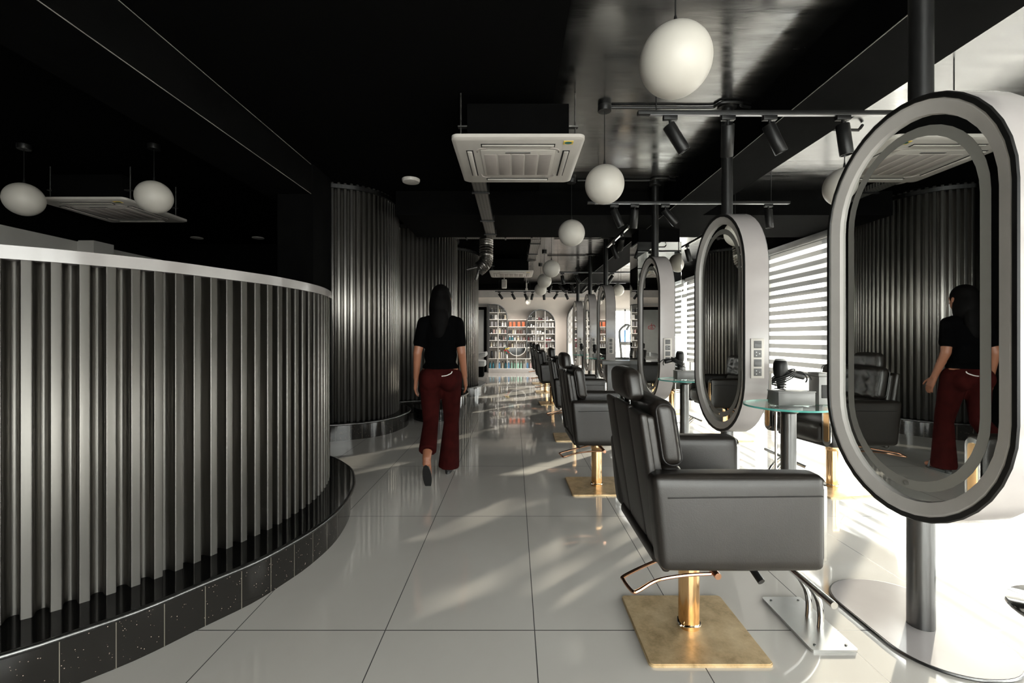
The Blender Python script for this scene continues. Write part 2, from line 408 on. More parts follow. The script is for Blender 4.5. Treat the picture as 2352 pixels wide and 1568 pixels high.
# back wall
bm = B(); box(bm, -7, 3.36, 16.0, 16.2, 0, ZC); box(bm, 4.20, XW+.2, 16.0, 16.2, 0, ZC); box(bm, 3.36, 4.20, 16.0, 16.2, 0, .38); box(bm, 3.36, 4.20, 16.0, 16.2, 2.12, ZC); struct('wall_back', bm, M['wall'])
bm = B(); box(bm, -2.6, 3.3, 15.93, 15.998, 2.55, 2.79, .004); struct('trim_1', bm, M['greystrip'], 'grey strip along the top of the beige wall')
bm = B(); box(bm, -2.6, XW-.02, 15.5, 15.998, 2.795, ZC); struct('ceiling_bulkhead', bm, M['black'])
bm = B(); box(bm, -7, FRONT[0], -3.2, -3.0, 0, ZC); box(bm, FRONT[1], XW+.2, -3.2, -3.0, 0, ZC); box(bm, FRONT[0], FRONT[1], -3.2, -3.0, 0, .12); box(bm, FRONT[0], FRONT[1], -3.2, -3.0, 2.58, ZC); struct('wall_front', bm, M['wallgrey'])
root = bpy.data.objects.new('window_7', None); COL.objects.link(root); root.location = (sum(FRONT)/2, -3.1, .12); root['kind'] = 'structure'
bm = B()
for k in range(5): x = (FRONT[0]-FRONT[1])/2 + k*(FRONT[1]-FRONT[0])/4; box(bm, x-.03, x+.03, -.03, .03, 0, 2.46)
box(bm, -2.65, 2.65, -.03, .03, 0, .06); box(bm, -2.65, 2.65, -.03, .03, 2.40, 2.46); obj('window_frame', bm, M['winframe'], root, smooth=False)
bm = B(); box(bm, -2.6, 2.6, -.004, .004, .06, 2.40); obj('pane', bm, M['pane'], root, smooth=False)
# left side
bm = B(); box(bm, -6.7, -6.5, -3, 9.0, 0, 2.606); struct('wall_left', bm, M['wallgrey'])
bm = B(); box(bm, -6.7, -6.48, -3, 9.0, 2.607, ZC); struct('trim_2', bm, M['black'], 'black band above the grey left wall')
bm = B(); box(bm, -6.498, -6.25, 6.95, 7.3, 0, 2.62); struct('column_1', bm, M['wallgrey'], 'grey column against the left wall')
bm = B(); box(bm, -6.5, -2.32, 9.0, 9.2, 0, ZC); struct('wall_rear_left', bm, M['black'])
bm = B(); box(bm, -2.5, -2.3, 5.35, 9.2, 0, ZC); box(bm, -2.5, -2.3, 9.2, 16, 0, ZC); struct('wall_inner_left', bm, M['black'])
bm = B(); box(bm, -2.45, -2.08, 4.84, 5.30, 0, ZC); struct('column_2', bm, M['black'], 'black pier at the left end of the tall corrugated booth')
# mirrored column
bm = B(); box(bm, 1.70, 2.31, 6.45, 6.87, 0, 2.50, .006, 1); struct('column_3', bm, M['mirror'], 'mirror clad square column behind the third mirror')
bm = B(); box(bm, 1.72, 2.29, 6.47, 6.85, 2.502, 2.675); struct('trim_3', bm, M['black'], 'black head of the mirrored column')
# door in the back wall
root = bpy.data.objects.new('door_1', None); COL.objects.link(root); root.location = (-1.5, 15.96, 0); root['kind'] = 'structure'
bm = B(); box(bm, -.56, -.47, -.04, .035, 0, 2.22); box(bm, .47, .56, -.04, .035, 0, 2.22); box(bm, -.56, .56, -.04, .035, 2.12, 2.22); obj('door_frame', bm, M['black'], root, smooth=False)
bm = B(); box(bm, -.47, .47, -.01, .03, .01, 2.12); obj('door_leaf', bm, M['doorgrey'], root, smooth=False)
bm = B(); cyl(bm, (-.38, -.02, 1.0), (-.38, -.07, 1.0), .012); cyl(bm, (-.38, -.07, 1.0), (-.25, -.07, 1.0), .01); obj('door_handle', bm, M['chrome'], root)
bm = B()
for pts in ([(-.12,-.02,1.52),(-.08,-.02,1.60),(0,-.02,1.58),(-.02,-.02,1.5),(.06,-.02,1.52)], [(.0,-.02,1.66),(.03,-.02,1.58),(.1,-.02,1.56),(.12,-.02,1.50)], [(-.1,-.02,1.48),(0,-.02,1.46),(.12,-.02,1.48)]):
    tube(bm, spline(pts, 8), .008, 6)
obj('emblem', bm, M['red'], root)
# trim around the door, architrave
bm = B(); box(bm, -.93, -.865, 15.94, 15.998, 0, 2.26, .004); box(bm, -2.12, -2.07, 15.94, 15.998, 0, 2.26, .004); box(bm, -2.12, -.865, 15.94, 15.998, 2.262, 2.33, .004); struct('trim_4', bm, M['greystrip'])
# bright window in the back wall (right)
root = bpy.data.objects.new('window_6', None); COL.objects.link(root); root.location = (3.78, 15.97, .35); root['kind'] = 'structure'
bm = B()
for a, b_, c, d in ((-.45, -.38, 0, 1.8), (.38, .45, 0, 1.8), (-.45, .45, 0, .07), (-.45, .45, 1.73, 1.8), (-.02, .02, 0, 1.8)): box(bm, a, b_, -.03, .025, c, d)
obj('window_frame', bm, M['whiteplastic'], root, smooth=False)
bm = B(); box(bm, -.38, .38, 0, .012, .07, 1.73); obj('pane', bm, M['pane'], root, smooth=False)

# ---------------------------------------------------------------- zebra blinds
def blind(y0, y1, z0, label):
    t = thing('zebra_blind', label, 'blind', (XW-.05, (y0+y1)/2, 2.6), 0, 'zebra blinds at the windows')
    h = (y1-y0)/2
    bm = B(); box(bm, -.045, .04, -h-.01, h+.01, -.03, .07, .008); obj('headrail', bm, M['winframe'], t)
    bm = B(); z = -.03; k = 0
    while z > z0-2.6:
        zz = max(z-(.072 if k % 2 == 0 else .064), z0-2.6)
        f = bm.faces.new([bm.verts.new(q) for q in ((0, -h, zz), (0, h, zz), (0, h, z), (0, -h, z))]); f.material_index = k % 2; z = zz; k += 1
    obj('fabric', bm, [M['dim'], M['sheer']], t, smooth=False)
    bm = B(); box(bm, -.012, .012, -h, h, z0-2.63, z0-2.6, .006); obj('bottom_rail', bm, M['whiteplastic'], t)
blind(1.05, 5.2, 1.25, 'striped blind drawn partly up at the near window')
blind(-2.6, .90, 1.25, 'unseen striped blind added behind the camera to cut daylight')  # out of view, added to hold back daylight on the near floor
blind(5.34, 8.03, .60, 'striped grey and white blind between the two largest mirrors')
blind(8.45, 11.84, .60, 'striped blind at the window behind the second mirror')
blind(12.05, 15.5, 2.4, 'striped blind at the far window beyond the mirrored column')

# ---------------------------------------------------------------- corrugated walls on granite plinths
def corrugated(path, z0, z1, name, parent, pitch=.075, depth=.055, m='steel'):
    pts, L = resample(path, step=.002)
    n = max(4, int(L/pitch)); pit = L/n
    bm = B(); prof = [(0, .80), (.012, .93), (.035, 1.0), (.06, 1.0), (.37, 1.0), (.395, 1.0), (.418, .93), (.43, .80), (.44, .5)] + [(.72-.275*math.cos(a), .45-.45*math.sin(a)) for a in [math.radians(15+15*i) for i in range(11)]] + [(.99, .5)]
    cols = []
    def at(s):
        i = min(len(pts)-2, max(0, int(s/L*(len(pts)-1)))); p = pts[i].lerp(pts[i+1], max(0, min(1, s/L*(len(pts)-1)-i)))
        a, b_ = pts[max(0, i-12)], pts[min(len(pts)-1, i+13)]; d = (b_-a).normalized(); return p, Vector((d.y, -d.x, 0))
    for k in range(n):
        for f, o in prof:
            p, nr = at((k+f)*pit); q = p + nr*(o*depth - depth)
            cols.append((bm.verts.new((q.x, q.y, z0)), bm.verts.new((q.x, q.y, z1))))
    for a, b_ in zip(cols, cols[1:]): bm.faces.new((a[0], b_[0], b_[1], a[1]))
    o = obj(name, bm, M[m], parent, smooth=True, angle=35)
    md = o.modifiers.new('thickness', 'SOLIDIFY'); md.thickness = .0015; md.offset = -1
    return o
def strip(bm, A, C, uvl=None, mi=0):
    s = 0; va = [bm.verts.new(p) for p in A]; vc = [bm.verts.new(p) for p in C]
    for i in range(len(A)-1):
        f = bm.faces.new((va[i], va[i+1], vc[i+1], vc[i])); f.material_index = mi
        d = (A[i+1]-A[i]).length
        if uvl:
            for l in f.loops: l[uvl].uv = (s + (d if l.vert in (va[i+1], vc[i+1]) else 0), 0 if l.vert in (va[i], va[i+1]) else 1)
        s += d
def up(pts, z): return [Vector((p.x, p.y, z)) for p in pts]
def offset(pts, d):
    out = []
    for i, p in enumerate(pts):
        t = (pts[min(i+1, len(pts)-1)]-pts[max(i-1, 0)]).normalized(); out.append(p + Vector((t.y, -t.x, 0))*d)
    return out
def plinth(wall, lip, h, parent):
    w, _ = resample(wall, count=140); l, _ = resample(lip, count=140)
    face = offset(l, -.022)
    bm = B(); uvl = bm.loops.layers.uv.new('UVMap')
    strip(bm, up(face, 0), up(face, h-.018), uvl); o = obj('plinth', bm, M['granite'], parent, angle=60)
    bm = B(); inner = offset(w, -.06)
    strip(bm, up(inner, h), up(l, h)); strip(bm, up(inner, h-.018), up(l, h-.018)); obj('ledge', bm, M['blackgloss'], parent)
    bm = B(); tube(bm, up(l, h-.009), .011, 10); obj('nosing', bm, M['polesteel'], parent)
# reception counter
wall_c = spline([(-4.4, 1.12), (-3.2, 1.13), (-2.4, 1.27), (-1.95, 1.47), (-1.707, 1.631), (-1.597, 1.733), (-1.50, 1.845), (-1.418, 1.973), (-1.356, 2.12), (-1.29, 2.29), (-1.236, 2.47), (-1.207, 2.80), (-1.245, 3.10), (-1.35, 3.40), (-1.58, 3.68), (-1.95, 3.88), (-2.5, 3.97), (-4.4, 3.98)], 14)
lip_c = spline([(-4.4, .90), (-3.2, .90), (-2.4, 1.02), (-1.9, 1.23), (-1.596, 1.451), (-1.495, 1.545), (-1.359, 1.697), (-1.253, 1.875), (-1.142, 2.058), (-1.082, 2.223), (-1.032, 2.42), (-1.010, 2.70), (-1.050, 3.03), (-1.125, 3.28), (-1.27, 3.58), (-1.588, 3.93), (-1.95, 4.10), (-2.5, 4.18), (-4.4, 4.19)], 14)
t = thing('reception_counter', 'curved reception counter clad in corrugated dark steel with a white top rim', 'counter', (-2.4, 2.5, 0))
def rel(o, root):
    o.location = Vector(o.location) - root.location
    return o
def fix(root):
    for c in root.children: rel(c, root)
corrugated(wall_c, .19, 1.452, 'cladding', t)
plinth(wall_c, lip_c, .195, t)
bm = B(); w, _ = resample(wall_c, count=160); a = offset(w, .014); b_ = offset(w, -.13)
strip(bm, up(a, 1.445), up(a, 1.492)); strip(bm, up(a, 1.492), up(b_, 1.492)); strip(bm, up(b_, 1.492), up(b_, 1.445)); strip(bm, up(b_, 1.445), up(a, 1.445))
bmesh.ops.remove_doubles(bm, verts=bm.verts[:], dist=1e-5); obj('top_rim', bm, M['rim'], t, angle=50)
bm = B(); b2 = offset(w, -.12); strip(bm, up(b2, 0), up(b2, 1.445)); obj('inner_lining', bm, M['black'], t)
fix(t)
# three tall booths
def booth(wp, lp, label, base, h=.195):
    t = thing('corrugated_booth', label, 'booth', (base[0], base[1], 0), 0, 'tall curved corrugated booths')
    w = spline(wp, 14); l = spline(lp, 14)
    corrugated(w, h-.005, ZC-.004, 'cladding', t, pitch=.070, m='steel_tall')
    plinth(w, l, h, t)
    bm = B(); c, _ = resample(w, count=80); a = offset(c, .03); b_ = offset(c, -.02)
    strip(bm, up(a, ZC-.075), up(a, ZC-.03)); strip(bm, up(a, ZC-.03), up(b_, ZC-.03)); strip(bm, up(b_, ZC-.075), up(a, ZC-.075))
    bmesh.ops.remove_doubles(bm, verts=bm.verts[:], dist=1e-5); obj('top_trim', bm, M['polesteel'], t, angle=50)
    fix(t); return t
booth([(-2.6, 5.36), (-2.2, 5.36), (-1.93, 5.43), (-1.78, 5.52), (-1.64, 5.70), (-1.565, 5.97), (-1.56, 6.3), (-1.65, 6.65), (-1.85, 6.95), (-2.28, 7.12)],
      [(-2.6, 5.22), (-2.2, 5.24), (-2.04, 5.28), (-1.75, 5.42), (-1.56, 5.62), (-1.46, 5.86), (-1.405, 6.23), (-1.48, 6.6), (-1.72, 6.93), (-2.28, 7.12)],
      'nearest tall corrugated steel booth, its curved top just below the ceiling', (-1.9, 6.2))
booth([(-2.28, 7.14), (-1.9, 7.24), (-1.65, 7.38), (-1.40, 7.54), (-1.18, 7.78), (-1.04, 8.1), (-1.03, 8.5), (-1.15, 8.82), (-1.4, 9.02), (-2.2, 9.1)],
      [(-2.28, 7.13), (-1.85, 7.15), (-1.62, 7.24), (-1.30, 7.40), (-1.02, 7.66), (-.86, 8.0), (-.83, 8.45), (-.95, 8.85), (-1.3, 9.06), (-2.2, 9.11)],
      'middle tall corrugated booth behind the walking woman', (-1.5, 8.2))
booth([(-2.2, 9.13), (-1.35, 9.14), (-1.05, 9.25), (-.88, 9.48), (-.785, 9.8), (-.78, 10.2), (-.9, 10.6), (-1.2, 10.95), (-2.2, 11.1)],
      [(-2.2, 9.12), (-1.3, 9.11), (-.92, 9.2), (-.73, 9.45), (-.64, 9.8), (-.63, 10.2), (-.76, 10.65), (-1.1, 11.05), (-2.2, 11.15)],
      'farthest corrugated booth, the last before the beige back wall', (-1.3, 10.1))
# low curved black step in front of the middle booth
bm = B(); out = [(p.x, p.y) for p in spline([(-1.52, 7.02), (-1.44, 6.72), (-1.25, 6.50), (-1.05, 6.52), (-.93, 6.74), (-.95, 7.05), (-1.1, 7.3)], 8)]
prism(bm, out, 0, .17); bmesh.ops.bevel(bm, geom=[e for e in bm.edges if all(v.co.z > .16 for v in e.verts)], offset=.008, segments=2, affect='EDGES')
tag(obj('low_step', bm, M['blackgloss'], angle=30), 'low black stone step in front of the middle corrugated booth', 'step')

# ---------------------------------------------------------------- pill mirrors
XF, MT = 1.563, .17
def stadium(a, b, d, n=20):
    r = a-d; s = b-a; out = []
    for i in range(n+1):
        t = PI*i/n; out.append((r*math.cos(t), s+r*math.sin(t)))
    for i in range(n+1):
        t = PI+PI*i/n; out.append((r*math.cos(t), -s+r*math.sin(t)))
    return out
MA, MB_ = .446, .832
def sring(bm, d0, x0, d1, x1, mi=0, thick=0):
    A = [bm.verts.new((x0, u, v)) for u, v in stadium(MA, MB_, d0)]; C = [bm.verts.new((x1, u, v)) for u, v in stadium(MA, MB_, d1)]; n = len(A)
    for i in range(n): bm.faces.new((A[i], A[(i+1) % n], C[(i+1) % n], C[i])).material_index = mi
def make_mirror():
    t = thing('styling_mirror', 'x', 'mirror', (XF+MT/2, 0, 0), 0, 'pill shaped styling mirrors down the middle of the salon')
    ZM = 1.287; hx = MT/2
    def part(name, bm, m, par=t, angle=40):
        o = obj(name, bm, m, par, (0, 0, ZM), angle=angle); return o
    bm = B(); sring(bm, 0, -hx+.006, 0, hx-.006); part('shell', bm, M['shell'], angle=30)
    for s in (-1, 1):
        bm = B(); sring(bm, 0, s*(hx-.006), .004, s*hx); sring(bm, .004, s*hx, .020, s*hx); sring(bm, .020, s*hx, .022, s*(hx-.004)); part('edge_trim', bm, M['blackmetal'])
        bm = B(); sring(bm, .022, s*(hx-.004), .030, s*(hx-.004)); sring(bm, .030, s*(hx-.004), .074, s*(hx-.016)); sring(bm, .074, s*(hx-.016), .078, s*(hx-.030)); part('bezel', bm, M['bezel'])
        bm = B(); x = s*(hx-.030); bm.faces.new([bm.verts.new((x, u, v)) for u, v in stadium(MA, MB_, .077)]); g = part('mirror_glass', bm, M['mirror'])
        bm = B(); x = s*(hx-.0295); sring(bm, .112, x, .150, x); o = obj('light_band', bm, M['frost'], g)
        if s < 0:
            bm = B(); cyl(bm, (s*(hx-.030), 0, -MB_+.133), (s*(hx-.024), 0, -MB_+.133), .009, seg=12); obj('screw', bm, M['chrome'], g)
    bm = B(); cyl(bm, (0, 0, ZM+MB_-.01), (0, 0, ZC), .041, seg=28); lathe(bm, [(.041, ZC-.03), (.07, ZC-.02), (.07, ZC-.001)]); obj('upper_pole', bm, M['blackmetal'], t)
    bm = B(); cyl(bm, (0, 0, .012), (0, 0, ZM-MB_+.01), .046, seg=28); obj('lower_pole', bm, M['polesteel'], t)
    bm = B(); prism(bm, rrect(0, .03, .43, .66, .2, 12), 0, .012); obj('base_plate', bm, [M['shell']], t, angle=30)
    bm = B(); A = rrect(0, .03, .434, .664, .202, 12); tube(bm, [(u, v, .006) for u, v in A], .0055, 6, True); obj('base_edge', bm, M['polesteel'], t)
    # switch and socket plate on the near edge of the shell
    bm = B(); box(bm, -.045, .045, -MA-.010, -MA+.001, -.135, .135, .003); sp = obj('switch_plate', bm, M['whiteplastic'], t, (0, 0, 1.035))
    for k in range(4):
        z = .094-.0625*k; bm = B(); box(bm, -.026, .026, -MA-.013, -MA-.009, z-.025, z+.025, .002)
        if k % 2 == 0: box(bm, -.024, .024, -MA-.016, -MA-.012, z-.022, z+.010, .002)
        obj('switch' if k % 2 == 0 else 'socket', bm, M['socket'], sp)
        if k % 2:
            bm = B()
            for px, pz in ((-.010, .010), (-.010, -.012), (.012, 0)): cyl(bm, (px, -MA-.0138, z+pz), (px, -MA-.012, z+pz), .004, seg=8)
            obj('socket_pins', bm, M['pin'], sp)
    return t
mir_y = [1.895, 3.62, 5.47, 8.42, 10.15, 12.1]
mir_l = ['pill shaped mirror on black poles, the largest and nearest one', 'second pill shaped mirror from the camera, beside the glass table with the big dryer',
         'third pill shaped mirror from the camera, in front of the mirrored column', 'fourth mirror in the row, just behind the grey desk',
         'fifth mirror in the row, between the two far glass tables', 'last and smallest pill shaped mirror, nearest the back wall']
m0 = make_mirror()
for i, (y, l) in enumerate(zip(mir_y, mir_l)):
    m = m0 if i == 0 else copy_tree(m0)
    m.location.y = y; m['label'] = l

# ---------------------------------------------------------------- salon chairs
def make_chair():
    t = thing('salon_chair', 'x', 'chair', (0, 0, 0), 0, 'black salon chairs')
    bm = B(); prism(bm, rrect(0, 0, .445, .45, .018, 4), 0, .012); bmesh.ops.bevel(bm, geom=[e for e in bm.edges if all(v.co.z > .011 for v in e.verts)], offset=.003, segments=2, affect='EDGES')
    obj('base_plate', bm, M['brass_plate'], t, angle=30)
    bm = B(); cyl(bm, (0, 0, .012), (0, 0, .30), .041, seg=32); c = obj('column', bm, M['gold'], t)
    bm = B(); lathe(bm, [(.042, .296), (.045, .300), (.045, .345), (.043, .348), (.043, .392)]); obj('column_sleeve', bm, M['gold'], c)
    bm = B(); tube(bm, [(.043*math.cos(a), .043*math.sin(a), .030+.004*math.sin(3*a)) for a in [PI*2*i/24 for i in range(24)]], .0035, 6, True); sphere(bm, (-.045, -.03, .032), .007, 10, 8); obj('column_clip', bm, M['chrome'], c)
    bm = B(); cushion(bm, (.03, 0, .405), (.25, .25, .022), .015, n=4); obj('seat_frame', bm, M['leather'], t)
    bm = B(); cushion(bm, (.075, 0, .485), (.26, .245, .075), .045, (.015, 0, .02), n=10); obj('seat', bm, M['leather'], t)
    for s in (-1, 1):
        def fa(R, p):
            # rear edge leans with the back
            if R.x < 0: R.x += (.16-(R.z+.16))/.32*.03
            return R
        bm = B(); cushion(bm, (.045, s*.302, .56), (.28, .048, .16), .026, (.003, .004, .004), n=12, fn=fa); a = obj('armrest', bm, M['leather'], t)
        bm = B(); y = s*.3522; tube(bm, [(-.20, y, .648), (0, y+s*.002, .651), (.2, y+s*.002, .653), (.31, y-s*.001, .653)], .0022, 6); obj('seam', bm, M['piping'], a)
        bm = B(); prism(bm, rrect(s*.302, .56, .074, .29, .034, 8), .322, .332, 'x'); pl = obj('arm_front_plate', bm, M['chrome'], a, angle=30)
        bm = B(); prism(bm, rrect(s*.302, .56, .044, .245, .020, 8), .331, .335, 'x'); obj('inlay', bm, M['gold'], pl, angle=30)
    # back shell: three padded vertical panels, leaning back
    def lean(z): return -.186-.082*(z-.37)/.55
    def mkback(cy, hy, hx, off, z0, z1, r, puff, name, par, tuft=False, n=10):
        zc = (z0+z1)/2
        def fb(R, p):
            x = R.x
            if tuft and p[0] > .99:
                for ty in (-.5, 0, .5):
                    for tz in (-.45, .35):
                        d2 = ((p[1]-ty)*1.0)**2*hy*hy + (p[2]-tz)**2*hz*hz
                        x -= .020*math.exp(-d2/.0010)
                for k in (-1, 1):
                    for e in range(-3, 4):
                        d = abs((p[1]*hy)*.75+k*p[2]*hz*1.0 - e*.082); x -= .005*math.exp(-(d/.008)**2)
            return Vector((x + lean(zc+R.z) - lean(zc), R.y, R.z))
        hz = (z1-z0)/2
        bm = B(); cushion(bm, (lean(zc)+off, cy, zc), (hx, hy, hz), r, puff, n=n, fn=fb); return obj(name, bm, M['leather'], par)
    bk = mkback(0, .268, .018, .030, .39, .905, .014, (0, 0, 0), 'backrest', t)
    mkback(0, .118, .014, .002, .375, .922, .012, (.006, 0, 0), 'back_panel', bk, n=8)
    for s in (-1, 1): mkback(s*.207, .084, .015, .003, .37, .915, .013, (.006, 0, 0), 'back_panel', bk, n=8)
    mkback(0, .266, .042, .086, .722, .956, .034, (.010, .006, .004), 'back_cushion', bk, tuft=True, n=26)
    mkback(0, .24, .042, .088, .52, .725, .032, (.010, 0, 0), 'lumbar_cushion', bk)
    for s in (-1, 1):
        bm = B(); pts = []
        for u, v in rrect(0, .839, .066, .212, .030, 5): pts.append((lean(v)+.086+u, s*.2695, v))
        tube(bm, pts, .0028, 6, True); obj('piping', bm, M['piping'], bk)
    def fh(R, p):
        x = R.x + (R.z)*(-.10)
        if p[0] > .99: x -= .012*math.exp(-(p[1]/.14)**2-((p[2]+.15)/.5)**2)
        return Vector((x, R.y*(1-.06*p[2]), R.z))
    bm = B(); cushion(bm, (-.254, 0, .997), (.034, .136, .058), .026, (.006, .006, .006), n=12, fn=fh); hd = obj('headrest', bm, M['leather'], t)
    bm = B()
    for s in (-1, 1): cyl(bm, (-.245, s*.05, .86), (-.254, s*.05, .97), .007, seg=10)
    obj('headrest_posts', bm, M['chrome'], hd)
    # pump lever: copper loop behind the chair, and black handle
    pts = [(-.005, -.225, .335), (-.10, -.235, .335), (-.205, -.25, .325), (-.285, -.30, .315), (-.305, -.302, .315), (-.318, -.235, .318), (-.305, -.205, .32), (-.165, -.125, .335), (-.03, -.085, .355)]
    bm = B(); tube(bm, spline(pts, 6), .0062, 8); cyl(bm, (-.005, -.03, .352), (.012, -.245, .335), .012, seg=14); obj('pump_lever', bm, M['copper'], t)
    bm = B(); cyl(bm, (.115, -.22, .392), (.135, -.30, .345), .0115, .0125, seg=14); obj('recline_handle', bm, M['blackmetal'], t)
    return t
ch0 = make_chair()
left_l = ['black leather salon chair nearest the camera on a square brass base', 'second black salon chair from the camera in the row along the aisle',
          'third black salon chair from the camera along the aisle', 'fourth black salon chair along the aisle, before the far group of three',
          'fifth black salon chair along the aisle', 'farthest black salon chair along the aisle, nearest the product shelves']
CHX = .706
for i, (y, l) in enumerate(zip([1.89, 3.69, 5.50, 8.35, 10.1, 12.0], left_l)):
    c = ch0 if i == 0 else copy_tree(ch0)
    c.location = (CHX + (0, -.055, -.015, -.03, -.02, -.02)[i], y, 0); c['label'] = l
    c.rotation_euler.z = math.radians((0, 1, -1, 2, -1, 0)[i])
right_l = ['black salon chair facing the aisle, half hidden by the largest mirror and the glass table', 'black salon chair on the window side behind the second mirror',
           'black salon chair on the window side behind the fourth mirror', 'black salon chair on the window side behind the fifth mirror']
for y, l, r in zip([3.66, 5.5, 8.6, 10.4], right_l, (189, 183, 180, 178)):
    c = copy_tree(ch0); c.location = (2.49, y, 0); c.rotation_euler.z = math.radians(r); c['label'] = l

# ---------------------------------------------------------------- chrome footrests
def make_foot():
    t = thing('footrest', 'x', 'footrest', (0, 0, 0), 0, 'chrome footrests')
    bm = B(); prism(bm, rrect(0, 0, .175, .36, .012, 4), 0, .010); obj('base_plate', bm, M['chromeplate'], t, angle=30)
    bm = B()
    for x, y in ((-.06, -.15), (.06, -.15), (-.06, .15), (.06, .15)): cyl(bm, (x, y, .010), (x, y, .0125), .005, seg=10)
    obj('screws', bm, M['polesteel'], t)
    bm = B(); cyl(bm, (-.08, -.29, .239), (-.08, .27, .239), .0125, seg=16); obj('crossbar', bm, M['chrome'], t)
    for y in (-.045, .03):
        bm = B(); tube(bm, spline([(.03, y, .010), (.032, y, .07), (.02, y+.002, .13), (-.02, y+.004, .19), (-.078, y+.008, .236)], 8), .0125, 12); obj('leg', bm, M['chrome'], t)
    return t
f0 = make_foot()
foot = [(1.20, 1.925, 0, 'chrome footrest in front of the nearest salon chair'), (1.20, 3.72, 0, 'chrome footrest between the second chair and the second mirror'),
        (1.20, 5.52, 0, 'chrome footrest in front of the third chair along the aisle'), (1.20, 8.4, 0, 'chrome footrest in front of the fourth chair along the aisle'),
        (2.03, 3.64, 180, 'chrome footrest of the chair facing the aisle, under the glass table'), (2.03, 5.5, 180, 'chrome footrest on the window side behind the second mirror'),
        (2.03, 8.45, 180, 'chrome footrest on the window side behind the fourth mirror')]
for i, (x, y, r, l) in enumerate(foot):
    f = f0 if i == 0 else copy_tree(f0); f.location = (x, y, 0); f.rotation_euler.z = math.radians(r); f['label'] = l
# stool with a round chrome foot, mostly outside the frame
t = thing('salon_stool', 'round chrome stool base on the bright floor beside the largest mirror', 'stool', (2.42, 1.95, 0))
bm = B(); lathe(bm, [(.258, 0), (.262, .006), (.255, .012), (.06, .022), (.04, .03)], seg=48); obj('base', bm, M['chrome'], t)
bm = B(); cyl(bm, (0, 0, .03), (0, 0, .46), .025); obj('column', bm, M['chrome'], t)
bm = B(); lathe(bm, [(.15, .46), (.17, .47), (.175, .50), (.16, .53), (.08, .54)], seg=32); obj('seat', bm, M['leather'], t)

# ---------------------------------------------------------------- glass tables and what stands on them
ZT = .77
def make_table():
    t = thing('glass_table', 'x', 'table', (0, 0, 0), 0, 'round glass tables between the mirrors')
    bm = B(); cyl(bm, (0, 0, ZT-.010), (0, 0, ZT), .247, seg=64); tp = obj('glass_top', bm, M['glass'], t, angle=30)
    bm = B()
    A = [(.2478*math.cos(2*PI*i/64), .2478*math.sin(2*PI*i/64)) for i in range(64)]
    lo = [bm.verts.new((x, y, ZT-.0102)) for x, y in A]; hi = [bm.verts.new((x, y, ZT+.0002)) for x, y in A]
    for i in range(64): bm.faces.new((lo[i], lo[(i+1) % 64], hi[(i+1) % 64], hi[i]))
    obj('glass_edge', bm, M['glassedge'], tp)
    bm = B(); cyl(bm, (0, 0, .01), (0, 0, ZT-.012), .043, seg=28); lathe(bm, [(.043, ZT-.05), (.075, ZT-.03), (.075, ZT-.0105)]); obj('pole', bm, M['polesteel'], t)
    bm = B(); lathe(bm, [(.17, 0), (.172, .008), (.165, .012), (.045, .02)], seg=40); obj('base', bm, M['polesteel'], t)
    bm = B(); cyl(bm, (-.115, -.07, 0), (-.115, -.07, ZT-.012), .007, seg=12); obj('support_rod', bm, M['chrome'], t)
    bm = B(); box(bm, -.135, -.10, -.09, -.055, ZT-.030, ZT-.011, .003); obj('clamp', bm, M['greybox'], t)
    return t
tab0 = make_table()
tabs = [(1.66, 2.83, 'round glass table between the nearest and the second mirror'), (1.66, 4.56, 'round glass table between the second and the third mirror'),
        (1.65, 9.3, 'round glass table between the fourth and the fifth mirror'), (1.65, 11.15, 'round glass table between the fifth and the last mirror')]
where = ['on the nearest glass table', 'on the second glass table, behind the second mirror', 'on the far glass table beside the fourth mirror', 'on the last glass table before the back wall']
def make_box():
    t = thing('dryer_box', 'x', 'box', (0, 0, 0), 0, 'grey dryer boxes on the glass tables')
    bm = B(); box(bm, -.11, .11, -.06, .06, 0, .078, .003); obj('body', bm, M['greybox'], t)
    bm = B(); box(bm, -.113, .113, -.063, .063, .0785, .084, .002); obj('lid', bm, M['greybox2'], t)
    pts = [(-.065+.030*math.cos(a), .030*math.sin(a), .088+.085*a/(2*PI*5)) for a in [2*PI*5*i/120 for i in range(121)]]
    bm = B(); tube(bm, pts, .0036, 6); obj('spiral_holder', bm, M['polesteel'], t)
    return t
def make_dryer():
    t = thing('hair_dryer', 'x', 'hair dryer', (0, 0, 0), 0, 'black hair dryers')
    bm = B(); lathe(bm, [(.018, 0), (.021, .02), (.026, .05), (.038, .085), (.041, .12), (.040, .145), (.034, .165), (.028, .170)], seg=26); obj('barrel', bm, M['blackmetal'], t)
    bm = B(); lathe(bm, [(.030, .166), (.031, .176), (.026, .178)], seg=24); obj('intake_grille', bm, M['greybox2'], t)
    bm = B(); cushion(bm, (.085, 0, .098), (.060, .016, .020), .014, n=6, fn=lambda R, p: Vector((R.x, R.y, R.z-.25*(R.x+.06)))); obj('handle', bm, M['blackmetal'], t)
    for k in range(4):
        bm = B(); tube(bm, [(.018+.064*math.cos(a), .046*math.sin(a), .052+.011*k+.030*math.cos(a)) for a in [2*PI*i/32 for i in range(32)]], .0042, 6, True); obj('cord_loop', bm, M['slot'], t)
    bm = B(); tube(bm, spline([(.082, 0, .09), (.11, -.01, .10), (.14, -.012, .088), (.155, -.01, .055), (.150, -.005, .035)], 8), .0048, 8); tube(bm, spline([(.10, .01, .10), (.15, .01, .092), (.18, .01, .075), (.195, .01, .05)], 8), .0048, 8); obj('cord', bm, M['slot'], t)
    return t
bx0, dr0 = make_box(), make_dryer()
